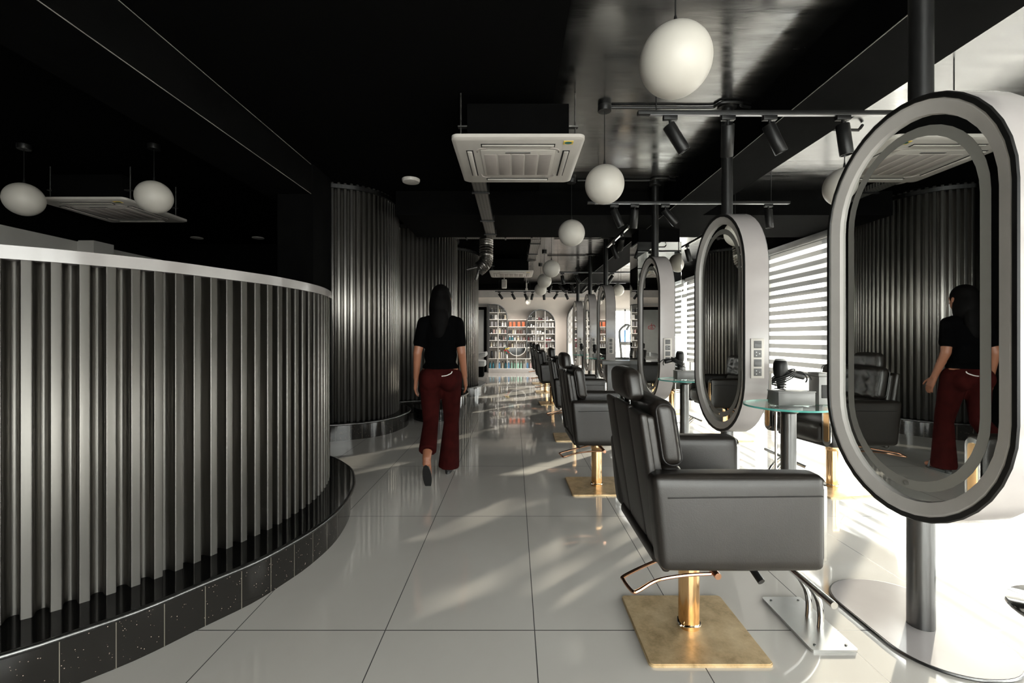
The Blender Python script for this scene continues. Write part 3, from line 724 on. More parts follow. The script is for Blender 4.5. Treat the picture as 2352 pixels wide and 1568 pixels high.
for i, (x, y, l) in enumerate(tabs):
    a = tab0 if i == 0 else copy_tree(tab0); a.location = (x, y, 0); a['label'] = l
    b_ = bx0 if i == 0 else copy_tree(bx0); b_.location = (x+.028, y+.02, ZT); b_['label'] = 'grey box with a wire spiral holder ' + where[i]
    d = dr0 if i == 0 else copy_tree(dr0); d.location = (x-.037, y+.02, ZT+.098); d['label'] = 'black hair dryer with wrapped cord ' + where[i]
    d.rotation_euler.z = math.radians((0, 170, 20, 30)[i])
# grey steriliser on the near table
t = thing('steriliser', 'light grey steriliser case with a dark opening on the nearest glass table', 'case', (1.868, 2.87, ZT))
bm = B(); box(bm, -.03, .034, -.05, .05, 0, .17, .004); obj('case_body', bm, M['greybox2'], t)
bm = B(); box(bm, -.037, .04, -.057, .055, .171, .193, .006); obj('lid', bm, M['greybox2'], t)
bm = B(); box(bm, -.015, .030, -.053, -.049, .04, .12, .002); obj('opening', bm, M['slot'], t)
bm = B(); sphere(bm, (0, 0, .045), .045, 20, 12, (.8, .8, 1)); box(bm, -.022, .022, -.02, .02, .07, .12, .012)
tag(obj('spray_bottle', bm, M['greybox2'], None, (1.70, 4.70, ZT)), 'small pale spray bottle behind the dryer on the second glass table', 'bottle')

# ---------------------------------------------------------------- pendant globes
def make_globe():
    t = thing('pendant_globe', 'x', 'pendant light', (0, 0, 0), 0, 'white globe pendants')
    bm = B(); sphere(bm, (0, 0, 2.36), .15, 48, 28); obj('globe', bm, M['opal'], t)
    bm = B(); cyl(bm, (0, 0, 2.508), (0, 0, 2.55), .012, .006, 12); obj('cap', bm, M['blackmetal'], t)
    bm = B(); cyl(bm, (0, 0, 2.55), (0, 0, ZC-.02), .0035, seg=8); obj('cord', bm, M['blackmetal'], t)
    bm = B(); lathe(bm, [(.05, ZC-.045), (.052, ZC-.04), (.052, ZC)], seg=24); obj('canopy', bm, M['blackmetal'], t)
    return t
g0 = make_globe()
globes = [(.69, 2.0, 'largest white globe pendant, high above the nearest chair'), (.70, 3.62, 'second white globe pendant from the camera over the chair row'),
          (.65, 5.30, 'third white globe pendant from the camera over the chair row'), (.64, 8.05, 'uppermost of the three overlapping far globe pendants'),
          (.63, 9.75, 'middle one of the three overlapping far globe pendants'), (.65, 11.5, 'lowest of the three overlapping far globe pendants'), (.44, 15.0, 'tiny white globe pendant above the product shelves'),
          (2.60, 3.68, 'white globe pendant half hidden by the largest mirror'), (2.6, 5.5, 'white globe pendant on the window side behind the second mirror'), (2.6, 7.6, 'white globe pendant beside the third mirror, in front of the blind'), (2.6, 9.9, 'white globe pendant peeking past the mirrored column'),
          (2.6, 11.7, 'white globe pendant behind the fourth mirror, near the back wall'), (-3.35, 4.35, 'right one of the two globe pendants above the counter'), (-4.56, 4.35, 'left one of the two globe pendants above the counter')]
for i, (x, y, l) in enumerate(globes):
    g = g0 if i == 0 else copy_tree(g0); g.location = (x, y, 0); g['label'] = l
    if x < -3: g.location.z = .12 if x > -4 else .10
    if y > 14: g.scale = (.62, .62, 1)
    if x < -3:
        for ch in g.children:
            if ch.name.startswith(('cord', 'canopy')): ch.location.z -= g.location.z
# ceiling conduits from each canopy to the beam, hopping round the mirror pole
for y, l in ((3.62, 'black conduit on the ceiling beside the second globe pendant'), (5.30, 'black conduit on the ceiling behind the third globe pendant'), (8.42, 'black conduit on the ceiling at the fourth mirror pole'), (10.15, 'black conduit on the ceiling at the fifth mirror pole')):
    bm = B(); z = ZC-.014; tube(bm, spline([(.72, y, z), (1.1, y, z), (1.5, y, z), (1.545, y-.03, z), (1.57, y-.075, z), (1.645, y-.085, z), (1.72, y-.075, z), (1.745, y-.03, z), (1.83, y, z)], 6), .011, 8)
    tag(obj('ceiling_conduit', bm, M['blackmetal']), l, 'conduit', 'black ceiling conduits')
bm = B(); tube(bm, spline([(2.42, 3.9, ZC-.012), (2.46, 3.9, ZC-.05), (2.5, 3.9, ZC-.055), (2.85, 3.92, ZC-.055), (2.89, 3.92, ZC-.05), (2.92, 3.92, ZC-.012)], 6), .012, 8)
tag(obj('ceiling_conduit', bm, M['blackmetal']), 'short bent black conduit on the bright ceiling beside the beam', 'conduit', 'black ceiling conduits')

# ---------------------------------------------------------------- track lights
ZTR = 2.62
def track(p, q, label, rods=()):
    p, q = Vector(p), Vector(q); d = (q-p); L = d.length; ang = math.atan2(d.y, d.x)
    t = thing('light_track', label, 'light track', p, ang, 'black lighting tracks')
    bm = B(); box(bm, 0, L, -.018, .018, -.004, .022, .002); obj('rail', bm, M['blackmetal'], t)
    bm = B(); box(bm, .08, L-.02, -.012, .012, -.007, -.0035); obj('conductor_channel', bm, M['tracksilver'], t)
    for r in rods:
        top = ZC-p.z
        bm = B(); cyl(bm, (r, 0, .022), (r, 0, top), .004, seg=8); obj('drop_rod', bm, M['blackmetal'], t)
def make_spot():
    t = thing('track_spotlight', 'x', 'spotlight', (0, 0, 0), 0, 'black track spotlights')
    bm = B(); box(bm, -.045, .045, -.016, .016, -.037, -.008, .003); obj('adapter', bm, M['blackmetal'], t)
    bm = B(); cyl(bm, (0, 0, -.035), (0, 0, -.085), .009, seg=12); obj('stem', bm, M['blackmetal'], t)
    return t
def spot(x, y, z, tilt, rz, label):
    t = copy_tree(sp0); t.location = (x, y, z); t['label'] = label
    T = Matrix.Translation((0, 0, -.085)) @ Matrix.Rotation(rz, 4, 'Z') @ Matrix.Rotation(tilt, 4, 'Y')
    h = bpy.data.objects.new('head', head_me); COL.objects.link(h); h.parent = t; h.matrix_local = T
    l = bpy.data.objects.new('lens', lens_me); COL.objects.link(l); l.parent = h
    return t
sp0 = make_spot()
bm = B(); lathe(bm, [(.037, .02), (.040, .016), (.040, -.175), (.038, -.178), (.034, -.178), (.030, -.150), (.001, -.150)], seg=28)
_h = obj('head', bm, M['blackmetal']); head_me = _h.data; bpy.data.objects.remove(_h)
bm = B(); lathe(bm, [(.001, -.149), (.018, -.152), (.022, -.150), (.022, -.147)], seg=20)
_h = obj('lens', bm, M['lens']); lens_me = _h.data; bpy.data.objects.remove(_h)
track((.80, 3.03, ZTR), (2.97, 3.03, ZTR), 'nearest black light track, crossing in front of the second mirror pole', (.12, 2.05))
track((.79, 5.04, ZTR), (2.97, 5.04, ZTR), 'second black light track from the camera', (.12, 1.98))
track((1.5, 6.1, ZTR), (1.5, 7.5, ZTR), 'short light track running away from the camera beside the mirrored column', (.1, 1.3))
track((2.7, 6.6, ZTR), (2.7, 7.8, ZTR), 'short light track running away along the window side', (.1, 1.1))
track((.85, 10.4, ZTR), (2.97, 10.4, ZTR), 'third crossing light track, above the far mirrors', (.12, 1.98))
track((.85, 12.4, ZTR), (2.97, 12.4, ZTR), 'fourth crossing light track, above the far mirrors', (.12, 1.98))
track((-.6, 14.7, ZTR), (1.9, 14.7, ZTR), 'last light track in front of the beige back wall', (.12, 1.1, 2.3))
R_ = math.radians
spots = [(1.01, 3.03, 32, 180, 'first spotlight from the left on the nearest track'), (1.385, 3.03, 28, 250, 'second spotlight from the left on the nearest track, showing its lens'), (1.655, 3.03, 26, 180, 'third spotlight from the left on the nearest track'),
         (2.13, 3.03, 8, 180, 'fourth spotlight on the nearest track, before the largest mirror'),
         (1.08, 5.04, 24, 180, 'first spotlight from the left on the second track'), (1.30, 5.04, 20, 270, 'second spotlight from the left on the second track, showing its lens'), (1.63, 5.04, 40, 180, 'third spotlight from the left on the second track'),
         (2.30, 5.04, 10, 60, 'fourth spotlight on the second track, just behind the pole'), (2.74, 5.04, 4, 180, 'last spotlight on the second track, hanging straight down'),
         (1.5, 6.5, 50, 270, 'nearer spotlight on the short track beside the mirrored column'), (1.5, 7.05, 20, 200, 'farther spotlight on the short track beside the mirrored column'),
         (2.7, 7.3, 14, 180, 'spotlight on the short track on the window side'),
         (1.07, 10.4, 10, 200, 'first spotlight on the third crossing track'), (1.37, 10.4, 30, 180, 'second spotlight on the third crossing track'), (2.18, 10.4, 32, 0, 'third spotlight on the third crossing track'),
         (.97, 12.4, 15, 0, 'first spotlight on the fourth crossing track'), (1.22, 12.4, 40, 180, 'second spotlight on the fourth crossing track'), (1.53, 12.4, 15, 180, 'third spotlight on the fourth crossing track'), (1.9, 12.4, 40, 0, 'fourth spotlight on the fourth crossing track'), (2.23, 12.4, 30, 0, 'fifth spotlight on the fourth crossing track'), (2.75, 12.4, 4, 0, 'last spotlight on the fourth crossing track'),
         (-.47, 14.7, 36, 180, 'first spotlight from the left on the last track'), (-.06, 14.7, 28, 180, 'second spotlight from the left on the last track'), (.34, 14.7, 22, 180, 'third spotlight from the left on the last track'), (.58, 14.7, 12, 0, 'fourth spotlight from the left on the last track'), (.93, 14.7, 5, 180, 'fifth spotlight from the left on the last track'), (1.35, 14.7, 35, 0, 'sixth spotlight from the left on the last track'), (1.62, 14.7, 25, 180, 'last spotlight on the last track, before the mirrors')]
for x, y, ti, rz, l in spots:
    s = spot(x, y, ZTR, R_(ti), R_(rz), l)
    if y == 14.7:
        ld = bpy.data.lights.new('shelf_wall_fill', 'SPOT'); ld.energy = 55; ld.color = (1, .93, .85); ld.spot_size = R_(150); ld.spot_blend = .6; ld.shadow_soft_size = .02  # added fill that brightens the shelf wall; the track heads are unlit
        lo_ = bpy.data.objects.new('shelf_wall_fill', ld); COL.objects.link(lo_); lo_.parent = s.children[-1]; lo_.location = (0, 0, -.185)
    if (x == 1.5 or x == 2.7) and y < 8: s.children[0].rotation_euler.z = PI/2
for ch in list(sp0.children): bpy.data.objects.remove(ch)
bpy.data.objects.remove(sp0)

# ---------------------------------------------------------------- cassette air conditioners
def make_ac():
    t = thing('air_conditioner', 'x', 'air conditioner', (0, 0, 2.575), 0, 'white ceiling cassette air conditioners')
    W = .475
    bm = B(); A = rrect(0, 0, .95, .95, .05, 8); C = rrect(0, 0, .90, .90, .04, 8)
    lo = [bm.verts.new((x, y, 0)) for x, y in C]; md = [bm.verts.new((x, y, .012)) for x, y in A]; hi = [bm.verts.new((x, y, .035)) for x, y in A]; n = len(A)
    for P, Q in ((lo, md), (md, hi)):
        for i in range(n): bm.faces.new((P[i], P[(i+1) % n], Q[(i+1) % n], Q[i]))
    bm.faces.new(lo); bm.faces.new(hi); obj('panel', bm, M['whiteplastic'], t, angle=25)
    bm = B(); box(bm, -.28, .28, -.285, .285, -.006, -.0005, .003); gr = obj('intake_panel', bm, M['whiteplastic'], t)
    for k in range(5):
        x = -.212+.106*k; bm = B(); box(bm, x-.046, x+.046, -.205, .235, -.0085, -.0055, .001); obj('filter', bm, M['filter'], gr)
    bm = B(); box(bm, -.095, .095, -.247, -.228, -.0085, -.0055); obj('label_strip', bm, M['socket'], gr)
    for k in range(4):
        r = Matrix.Rotation(k*PI/2, 4, 'Z')
        bm = B(); box(bm, -.27, .27, -.388, -.335, -.003, -.0005, T=r); s = obj('air_slot', bm, M['slot'], t, smooth=False)
        bm = B(); box(bm, -.262, .262, -.380, -.345, -.010, -.0035, .003, T=r); obj('louvre', bm, M['whiteplastic'], s)
    bm = B()
    for k in range(4):
        a0 = PI/4+k*PI/2; tube(bm, [((.36+.045*0)*math.cos(a0)*1.0+.055*math.cos(a0+d), .36*math.sin(a0)+.055*math.sin(a0+d), -.001) for d in [-1.1+2.2*i/10 for i in range(11)]], .006, 6)
    obj('corner_scoops', bm, M['filter'], t)
    bm = B(); box(bm, .325, .395, -.44, -.385, -.004, -.0005); st = obj('sticker', bm, M['yellow'], t, smooth=False)
    bm = B(); bm.faces.new([bm.verts.new((.36+.026*math.cos(a), -.412+.021*math.sin(a), -.0045)) for a in [2*PI*i/24 for i in range(24)]]); obj('sticker_emblem', bm, M['teal'], st)
    bm = B(); box(bm, -.37, .37, -.37, .37, .036, .30, .004); obj('unit_body', bm, M['black'], t)
    for sx in (-1, 1):
        for sy in (-1, 1):
            bm = B(); cyl(bm, (sx*.42, sy*.33, .036), (sx*.42, sy*.33, ZC-2.575), .006, seg=8); box(bm, sx*.36, sx*.44, sy*.33-.02, sy*.33+.02, .14, .15); obj('hanger_rod', bm, M['galv'], t)
    return t
ac0 = make_ac()
for i, (x, y, l) in enumerate([(.028, 3.765, 'nearest white ceiling cassette air conditioner over the aisle'), (-4.45, 5.24, 'ceiling cassette air conditioner behind the globes above the counter'), (-.06, 10.45, 'far white cassette air conditioner over the end of the aisle')]):
    a = ac0 if i == 0 else copy_tree(ac0); a.location.x = x; a.location.y = y; a['label'] = l
# ceiling odds and ends
bm = B(); lathe(bm, [(.10, ZC), (.10, ZC-.02), (.092, ZC-.035), (.05, ZC-.04)], (-1.17, 5.3, 0)); tag(obj('ceiling_light', bm, M['whiteplastic']), 'round white ceiling light left of the nearest air conditioner', 'ceiling light')
bm = B(); lathe(bm, [(.06, ZC), (.06, ZC-.015), (.045, ZC-.03), (.02, ZC-.045)], (-2.9, 4.9, 0)); tag(obj('ceiling_sensor', bm, M['whiteplastic']), 'small white sensor on the dark ceiling above the counter', 'sensor')
for x, l in ((-5.7, 'left flat downlight on the dark ceiling behind the counter'), (-4.6, 'right flat downlight on the dark ceiling behind the counter')):
    bm = B(); lathe(bm, [(.10, ZC), (.10, ZC-.012), (.02, ZC-.014)], (x, 8.4, 0)); tag(obj('downlight', bm, M['whiteplastic']), l, 'downlight', 'flat downlights behind the counter')
bm = B(); box(bm, .37, .45, 15.40, 15.48, 2.70, 2.80, .01); box(bm, .39, .43, 15.42, 15.46, 2.80, ZC); cyl(bm, (.41, 15.39, 2.74), (.41, 15.405, 2.74), .02); tag(obj('security_camera', bm, M['whiteplastic']), 'small white ceiling camera above the last light track', 'camera')
t = thing('wall_speaker', 'white box speaker hanging below the far air conditioner', 'speaker', (-.27, 12.6, 0))
bm = B(); box(bm, -.07, .07, -.05, .05, 2.50, 2.74, .02); obj('speaker_body', bm, M['whiteplastic'], t)
bm = B(); box(bm, -.05, .05, -.054, -.049, 2.53, 2.70, .002); obj('speaker_grille', bm, M['filter'], t)
bm = B(); cyl(bm, (0, 0, 2.74), (0, 0, ZC), .012); obj('bracket', bm, M['whiteplastic'], t)
# cable trays
def tray(name, p0, p1, z, w, label, along):
    t = thing('cable_tray', label, 'cable tray', (0, 0, 0), 0, 'metal cable trays under the ceiling')
    bm = B()
    if along == 'y':
        x = p0[0]; box(bm, x-w/2, x+w/2, p0[1], p1[1], z, z+.002); box(bm, x-w/2, x-w/2+.003, p0[1], p1[1], z, z+.045); box(bm, x+w/2-.003, x+w/2, p0[1], p1[1], z, z+.045)
    else:
        y = p0[1]; box(bm, p0[0], p1[0], y-w/2, y+w/2, z, z+.002); box(bm, p0[0], p1[0], y-w/2, y-w/2+.003, z, z+.05); box(bm, p0[0], p1[0], y+w/2-.003, y+w/2, z, z+.05)
    obj('tray', bm, M['galvperf'], t, smooth=False)
    for f in (.15, .6, .9):
        bm = B(); P = Vector(p0).lerp(Vector(p1), f)
        zt = 2.676 if along == 'y' and 5.75 < P.y < 7 else ZC
        if along == 'y': box(bm, P.x-w/2-.02, P.x+w/2+.02, P.y-.012, P.y+.012, z-.014, z-.0015); [cyl(bm, (P.x+s*(w/2+.012), P.y, z-.01), (P.x+s*(w/2+.012), P.y, zt), .004, seg=8) for s in (-1, 1)]
        else: box(bm, P.x-.012, P.x+.012, P.y-w/2-.02, P.y+w/2+.02, z-.014, z-.0015); [cyl(bm, (P.x, P.y+s*(w/2+.012), z-.01), (P.x, P.y+s*(w/2+.012), ZC), .004, seg=8) for s in (-1, 1)]
        obj('hanger', bm, M['blackmetal'], t)
tray('cable_tray', (-.33, 4.25), (-.33, 6.75), 2.612, .135, 'perforated cable tray running away from the nearest air conditioner', 'y')
tray('cable_tray', (-.98, 7.55), (.42, 7.55), 2.78, .14, 'cable tray crossing above the aisle, over the far air conditioner', 'x')
tray('cable_tray', (.36, 7.75), (.36, 10.0), 2.80, .16, 'pale cable tray leading to the far air conditioner', 'y')
bm = B()
pr = spline([(-.45, 7.55, 2.779), (-.45, 7.54, 2.70), (-.45, 7.52, 2.56), (-.45, 7.50, 2.44), (-.47, 7.47, 2.36), (-.53, 7.44, 2.29), (-.57, 7.43, 2.26)], 10)
tube(bm, pr, [.108+.008*math.sin(i*2.2) for i in range(len(pr))], 14)
t = thing('foil_duct', 'crinkled dark foil hose hanging from the crossing cable tray', 'duct hose', (-.45, 7.4, 2.2)); o = obj('hose', bm, M['foil'], t); fix(t); 
for v in o.data.vertices: v.co -= Vector((0, 0, 0))
bm = B(); cyl(bm, (-.55, 7.42, 2.27), (-.61, 7.40, 2.09), .022); cyl(bm, (-.56, 7.43, 2.30), (-.75, 7.40, 2.25), .014); o = obj('hose_ends', bm, M['galv'], t); rel(o, t)

# ---------------------------------------------------------------- grey desk, hooded dryer, lounge chair
t = thing('reception_desk', 'dark grey desk behind the mirrored column and the fourth chair', 'desk', (1.84, 7.3, 0))
bm = B(); box(bm, -.42, .42, -.17, .17, 0, .765, .004); obj('desk_body', bm, M['greybox'], t)
bm = B(); box(bm, -.50, .50, -.21, .21, .766, .82, .005); obj('desk_top', bm, M['greybox2'], t)
bm = B(); box(bm, -.36, -.06, -.176, -.171, .08, .68, .003); box(bm, .0, .36, -.176, -.171, .08, .68, .003); obj('door', bm, M['greybox2'], t)
bm = B(); box(bm, -.09, -.08, -.19, -.175, .35, .47, .002); obj('handle', bm, M['chrome'], t)
d = copy_tree(dr0); d.location = (2.28, 7.2, .82); d['label'] = 'black hair dryer standing on the grey desk beside the column'; d.rotation_euler.z = 1.2
t = thing('hood_dryer', 'hooded hair dryer with a blue tinted bonnet on a grey stand, behind the fourth mirror', 'hood dryer', (2.78, 11.9, 0))
bm = B()
for k in range(5):
    a = 2*PI*k/5; cyl(bm, (0, 0, .10), (.30*math.cos(a), .30*math.sin(a), .06), .016, .012, 10); sphere(bm, (.30*math.cos(a), .30*math.sin(a), .03), .03, 10, 8)
obj('wheeled_base', bm, M['greybox'], t)
bm = B(); tube(bm, spline([(-.02, 0, .08), (-.05, 0, .7), (-.10, 0, 1.25), (-.06, 0, 1.40), (.08, 0, 1.50), (.16, 0, 1.47)], 8), .03, 12); obj('arm', bm, M['greybox'], t)
bm = B(); lathe(bm, [(.17, 1.05), (.175, 1.14), (.16, 1.25), (.11, 1.33), (.04, 1.37)], (.08, 0, 0), 28); obj('bonnet', bm, M['blueglass'], t)
bm = B(); lathe(bm, [(.10, .98), (.16, 1.0), (.177, 1.04), (.177, 1.07)], (.08, 0, 0), 28); cyl(bm, (.08, 0, 1.37), (.14, 0, 1.47), .03); obj('bonnet_rim', bm, M['greybox2'], t)
t = thing('wash_chair', 'grey padded wash lounge chair by the grey door at the back', 'chair', (-1.22, 14.2, 0))
bm = B(); cushion(bm, (0, 0, .40), (.36, .30, .09), .05, (0, 0, .02), n=6); obj('seat', bm, M['greybox2'], t)
bm = B(); cushion(bm, (-.30, 0, .70), (.09, .30, .28), .06, (.01, 0, 0), n=6, fn=lambda R, p: Vector((R.x-.35*R.z, R.y, R.z))); obj('backrest', bm, M['greybox2'], t)
for s in (-1, 1):
    bm = B(); cushion(bm, (.05, s*.33, .62), (.34, .05, .07), .04, n=5, fn=lambda R, p: Vector((R.x, R.y, R.z+.18*R.x))); obj('armrest', bm, M['greybox2'], t)
bm = B(); box(bm, -.30, .30, -.25, .25, 0, .31, .02); obj('base', bm, M['black'], t)

# ---------------------------------------------------------------- arched product shelves on the back wall
YS0, YS1 = 15.68, 15.99
def PX(p): return (p-1181)/1074*YS0
def PZ(y): return 1.176+(775-y)/1074*YS0
def arch_pts(x0, x1, zb, zt, n=16, half=False):
    """outline of an arched unit: full semicircle top, or only the right quarter"""
    if half:
        r = min(x1-x0, .44); cx = x1-r; return [(x0, zb), (x0, zt)] + [(cx+r*math.sin(PI/2*i/n), zt-r+r*math.cos(PI/2*i/n)) for i in range(n+1)] + [(x1, zb)]
    r = (x1-x0)/2; cx = (x0+x1)/2; return [(x0, zb)] + [(cx-r*math.cos(PI*i/n), zt-r+r*math.sin(PI*i/n)) for i in range(n+1)] + [(x1, zb)]
def arch_frame(name, outline, parent, w=.022, m=None):
    bm = B(); cx = sum(p[0] for p in outline)/len(outline); n = len(outline)
    pts = [Vector((x, z, 0)) for x, z in outline]; inn = []
    for i, p in enumerate(pts):
        a = pts[max(i-1, 0)]; b_ = pts[min(i+1, n-1)]; d = (b_-a).normalized(); inn.append(p + Vector((d.y, -d.x, 0))*w)
    for P, Q, y0, y1 in ((pts, inn, YS0, YS0), (pts, pts, YS0, YS1), (inn, inn, YS0, YS1)):
        A = [bm.verts.new((p.x, y0, p.y)) for p in P]; C = [bm.verts.new((p.x, y1, p.y)) for p in Q]
        for i in range(n-1): bm.faces.new((A[i], A[i+1], C[i+1], C[i]))
    return obj(name, bm, m or M['polesteel'], parent, angle=40)
def arch_back(outline, parent, m):
    bm = B(); bm.faces.new([bm.verts.new((x, YS1, z)) for x, z in outline]); return obj('back_panel', bm, m, parent, smooth=False)
ZB = PZ(823); ZBOT = PZ(846)
# plinth and lower row
xl, xr = PX(1122), PX(1278)
t = thing('base_shelf', 'low open shelf row with a plinth along the foot of the product wall', 'shelf', (0, 0, 0))
bm = B(); box(bm, xl, xr, YS0-.06, YS1, .0, ZBOT-.02, .004); obj('plinth', bm, M['greystrip'], t)
bm = B(); box(bm, xl, xr, YS0-.01, YS1, ZBOT-.019, ZBOT, .002); box(bm, xl, xr, YS0-.01, YS1, ZB-.02, ZB, .002); obj('shelf_board', bm, M['shelfwhite'], t)
low_x = [1122, 1143.5, 1165, 1186, 1208, 1230, 1252, 1278]
for p in low_x[1:-1]:
    bm = B(); x = PX(p); box(bm, x-.009, x+.009, YS0, YS1, ZBOT, ZB-.02); obj('divider', bm, M['shelfwhite'], t)
bm = B(); box(bm, xl, xr, YS1-.006, YS1, ZBOT, ZB-.02); obj('back_panel', bm, M['shelfback'], t)
CELLS = []   # (x0,x1,z,h,place)
def nth(k): return ['top', 'second', 'third', 'fourth', 'fifth', 'sixth', 'seventh'][k]
for k in range(7): CELLS.append((PX(low_x[k]), PX(low_x[k+1]), ZBOT, ZB-ZBOT-.02, 'on the bottom shelf, %s compartment from the left' % ['first', 'second', 'third', 'fourth', 'fifth', 'sixth', 'last'][k], 'low'))
# left arch
t = thing('arched_shelf', 'left arched white product shelf with a quarter round top', 'shelf', (0, 0, 0), 0, 'arched product shelves')
oA = arch_pts(PX(1122.5), PX(1165.5), ZB, PZ(698), half=True); arch_frame('arch_frame', oA, t); arch_back(oA, t, M['shelfback'])
ys = [717.6, 733.4, 749.7, 765.8, 781.6, 797.3, 823]
for k, y in enumerate(ys[:-1]):
    bm = B(); box(bm, PX(1124), PX(1164), YS0, YS1-.002, PZ(y)-.009, PZ(y)+.009); obj('shelf_board', bm, M['shelfwhite'], t)
bm = B(); box(bm, PX(1144)-.008, PX(1144)+.008, YS0, YS1-.002, ZB, PZ(701)); obj('divider', bm, M['shelfwhite'], t)
for k, y in enumerate(ys):
    z = PZ(y)+.01 if k < 6 else ZB; top = ys[k-1] if k else 703
    for a, b_, w in ((1125, 1143.4, 'left'), (1144.6, (1160 if k == 0 else 1164), 'right')): CELLS.append((PX(a), PX(b_), z, PZ(top)-z-.012, 'on the %s shelf of the left arch, %s side' % (nth(k), w), 'A%d' % k))
# right arch
t = thing('arched_shelf', 'right arched white product shelf with a full round top', 'shelf', (0, 0, 0), 0, 'arched product shelves')
oC = arch_pts(PX(1209.5), PX(1275.5), ZB, PZ(710)); arch_frame('arch_frame', oC, t); arch_back(oC, t, M['shelfback'])
ysC = [736, 751, 767, 783, 798.6, 823]
for y in ysC[:-1]:
    bm = B(); box(bm, PX(1211), PX(1274), YS0, YS1-.002, PZ(y)-.009, PZ(y)+.009); obj('shelf_board', bm, M['shelfwhite'], t)
for p in (1230.5, 1252):
    bm = B(); box(bm, PX(p)-.009, PX(p)+.009, YS0, YS1-.002, ZB, PZ(714)); obj('divider', bm, M['shelfwhite'], t)
for k, y in enumerate(ysC):
    z = PZ(y)+.01 if k < 5 else ZB; top = ysC[k-1] if k else 722
    for a, b_, w in ((1214 if k == 0 else 1211, 1229.5, 'left'), (1231.5, 1251, 'middle'), (1253, 1270 if k == 0 else 1273.5, 'right')): CELLS.append((PX(a), PX(b_), z, PZ(top)-z-.012, 'on the %s shelf of the right arch, %s side' % (nth(k), w), 'C%d' % k))
# middle bay with an upturned arch at the bottom
t = thing('middle_shelf', 'middle product shelf between the arches with a half round mirror at its foot', 'shelf', (0, 0, 0))
xa, xb = PX(1166.2), PX(1208.8)
bm = B(); box(bm, xa, xb, YS1-.006, YS1, ZB, PZ(734)); obj('back_panel', bm, M['wall'], t)
ysB = [750.5, 767, 782, 798]
for y in [734]+ysB:
    bm = B(); box(bm, xa, xb, YS0, YS1-.007, PZ(y)-.009, PZ(y)+.009); obj('shelf_board', bm, M['shelfwhite'], t)
bm = B(); x = PX(1186); box(bm, x-.008, x+.008, YS0, YS1-.007, ZB, PZ(783)); obj('divider', bm, M['shelfwhite'], t)
bm = B(); r = (xb-xa)/2-.02; cx = (xa+xb)/2; zc = PZ(798)-.012
tube(bm, [(cx+r*math.cos(PI+PI*i/24), YS0+.01, zc+.9*r*math.sin(PI+PI*i/24)) for i in range(25)], .012, 8); obj('upturned_arch', bm, M['shelfwhite'], t)
bm = B(); bm.faces.new([bm.verts.new((cx+r*math.cos(PI+PI*i/24), YS0+.05, zc+.9*r*math.sin(PI+PI*i/24))) for i in range(25)]); obj('round_mirror', bm, M['blackgloss'], t)
for k, y in enumerate(ysB):
    z = PZ(y)+.01; top = ([734]+ysB)[k]
    for a, b_, w in ((1168, 1185.3, 'left'), (1186.7, 1207.5, 'right')): CELLS.append((PX(a), PX(b_), z, PZ(top)-z-.012, 'on the %s shelf of the middle bay, %s side' % (nth(k), w), 'B%d' % k))
# third arch with quilted panel, mostly behind the mirrors
t = thing('quilted_arch', 'arched white quilted panel in a dark frame, half hidden by the far mirrors', 'panel', (0, 0, 0))
x0, x1 = PX(1303), PX(1303)+1.30; oD = arch_pts(x0, x1, .14, PZ(691)); arch_frame('arch_frame', oD, t); arch_back(oD, t, M['quilt'])
bm = B()
for k in range(-10, 22):
    for s in (-1, 1):
        pts = []
        for i in range(60):
            z = 1.0+1.4*i/59; x = x0+.13*k+s*(z-1.0)*.62
            cx, r, zt = (x0+x1)/2, (x1-x0)/2-.02, PZ(691)-.65
            if abs(x-cx) < r and (z < zt or (x-cx)**2+(z-zt)**2 < r*r): pts.append((x, YS1-.004, z))
        if len(pts) > 2: tube(bm, [pts[0], pts[-1]], .006, 4)
obj('quilt_seams', bm, M['shelfback'], t)
bm = B(); box(bm, x0+.03, x1-.03, YS0+.05, YS0+.07, .15, .98); obj('lower_panel', bm, M['shelfwhite'], t)
bm = B(); box(bm, x0+.02, x1-.02, YS0+.03, YS1-.01, .985, 1.0); obj('shelf_board', bm, M['shelfwhite'], t)
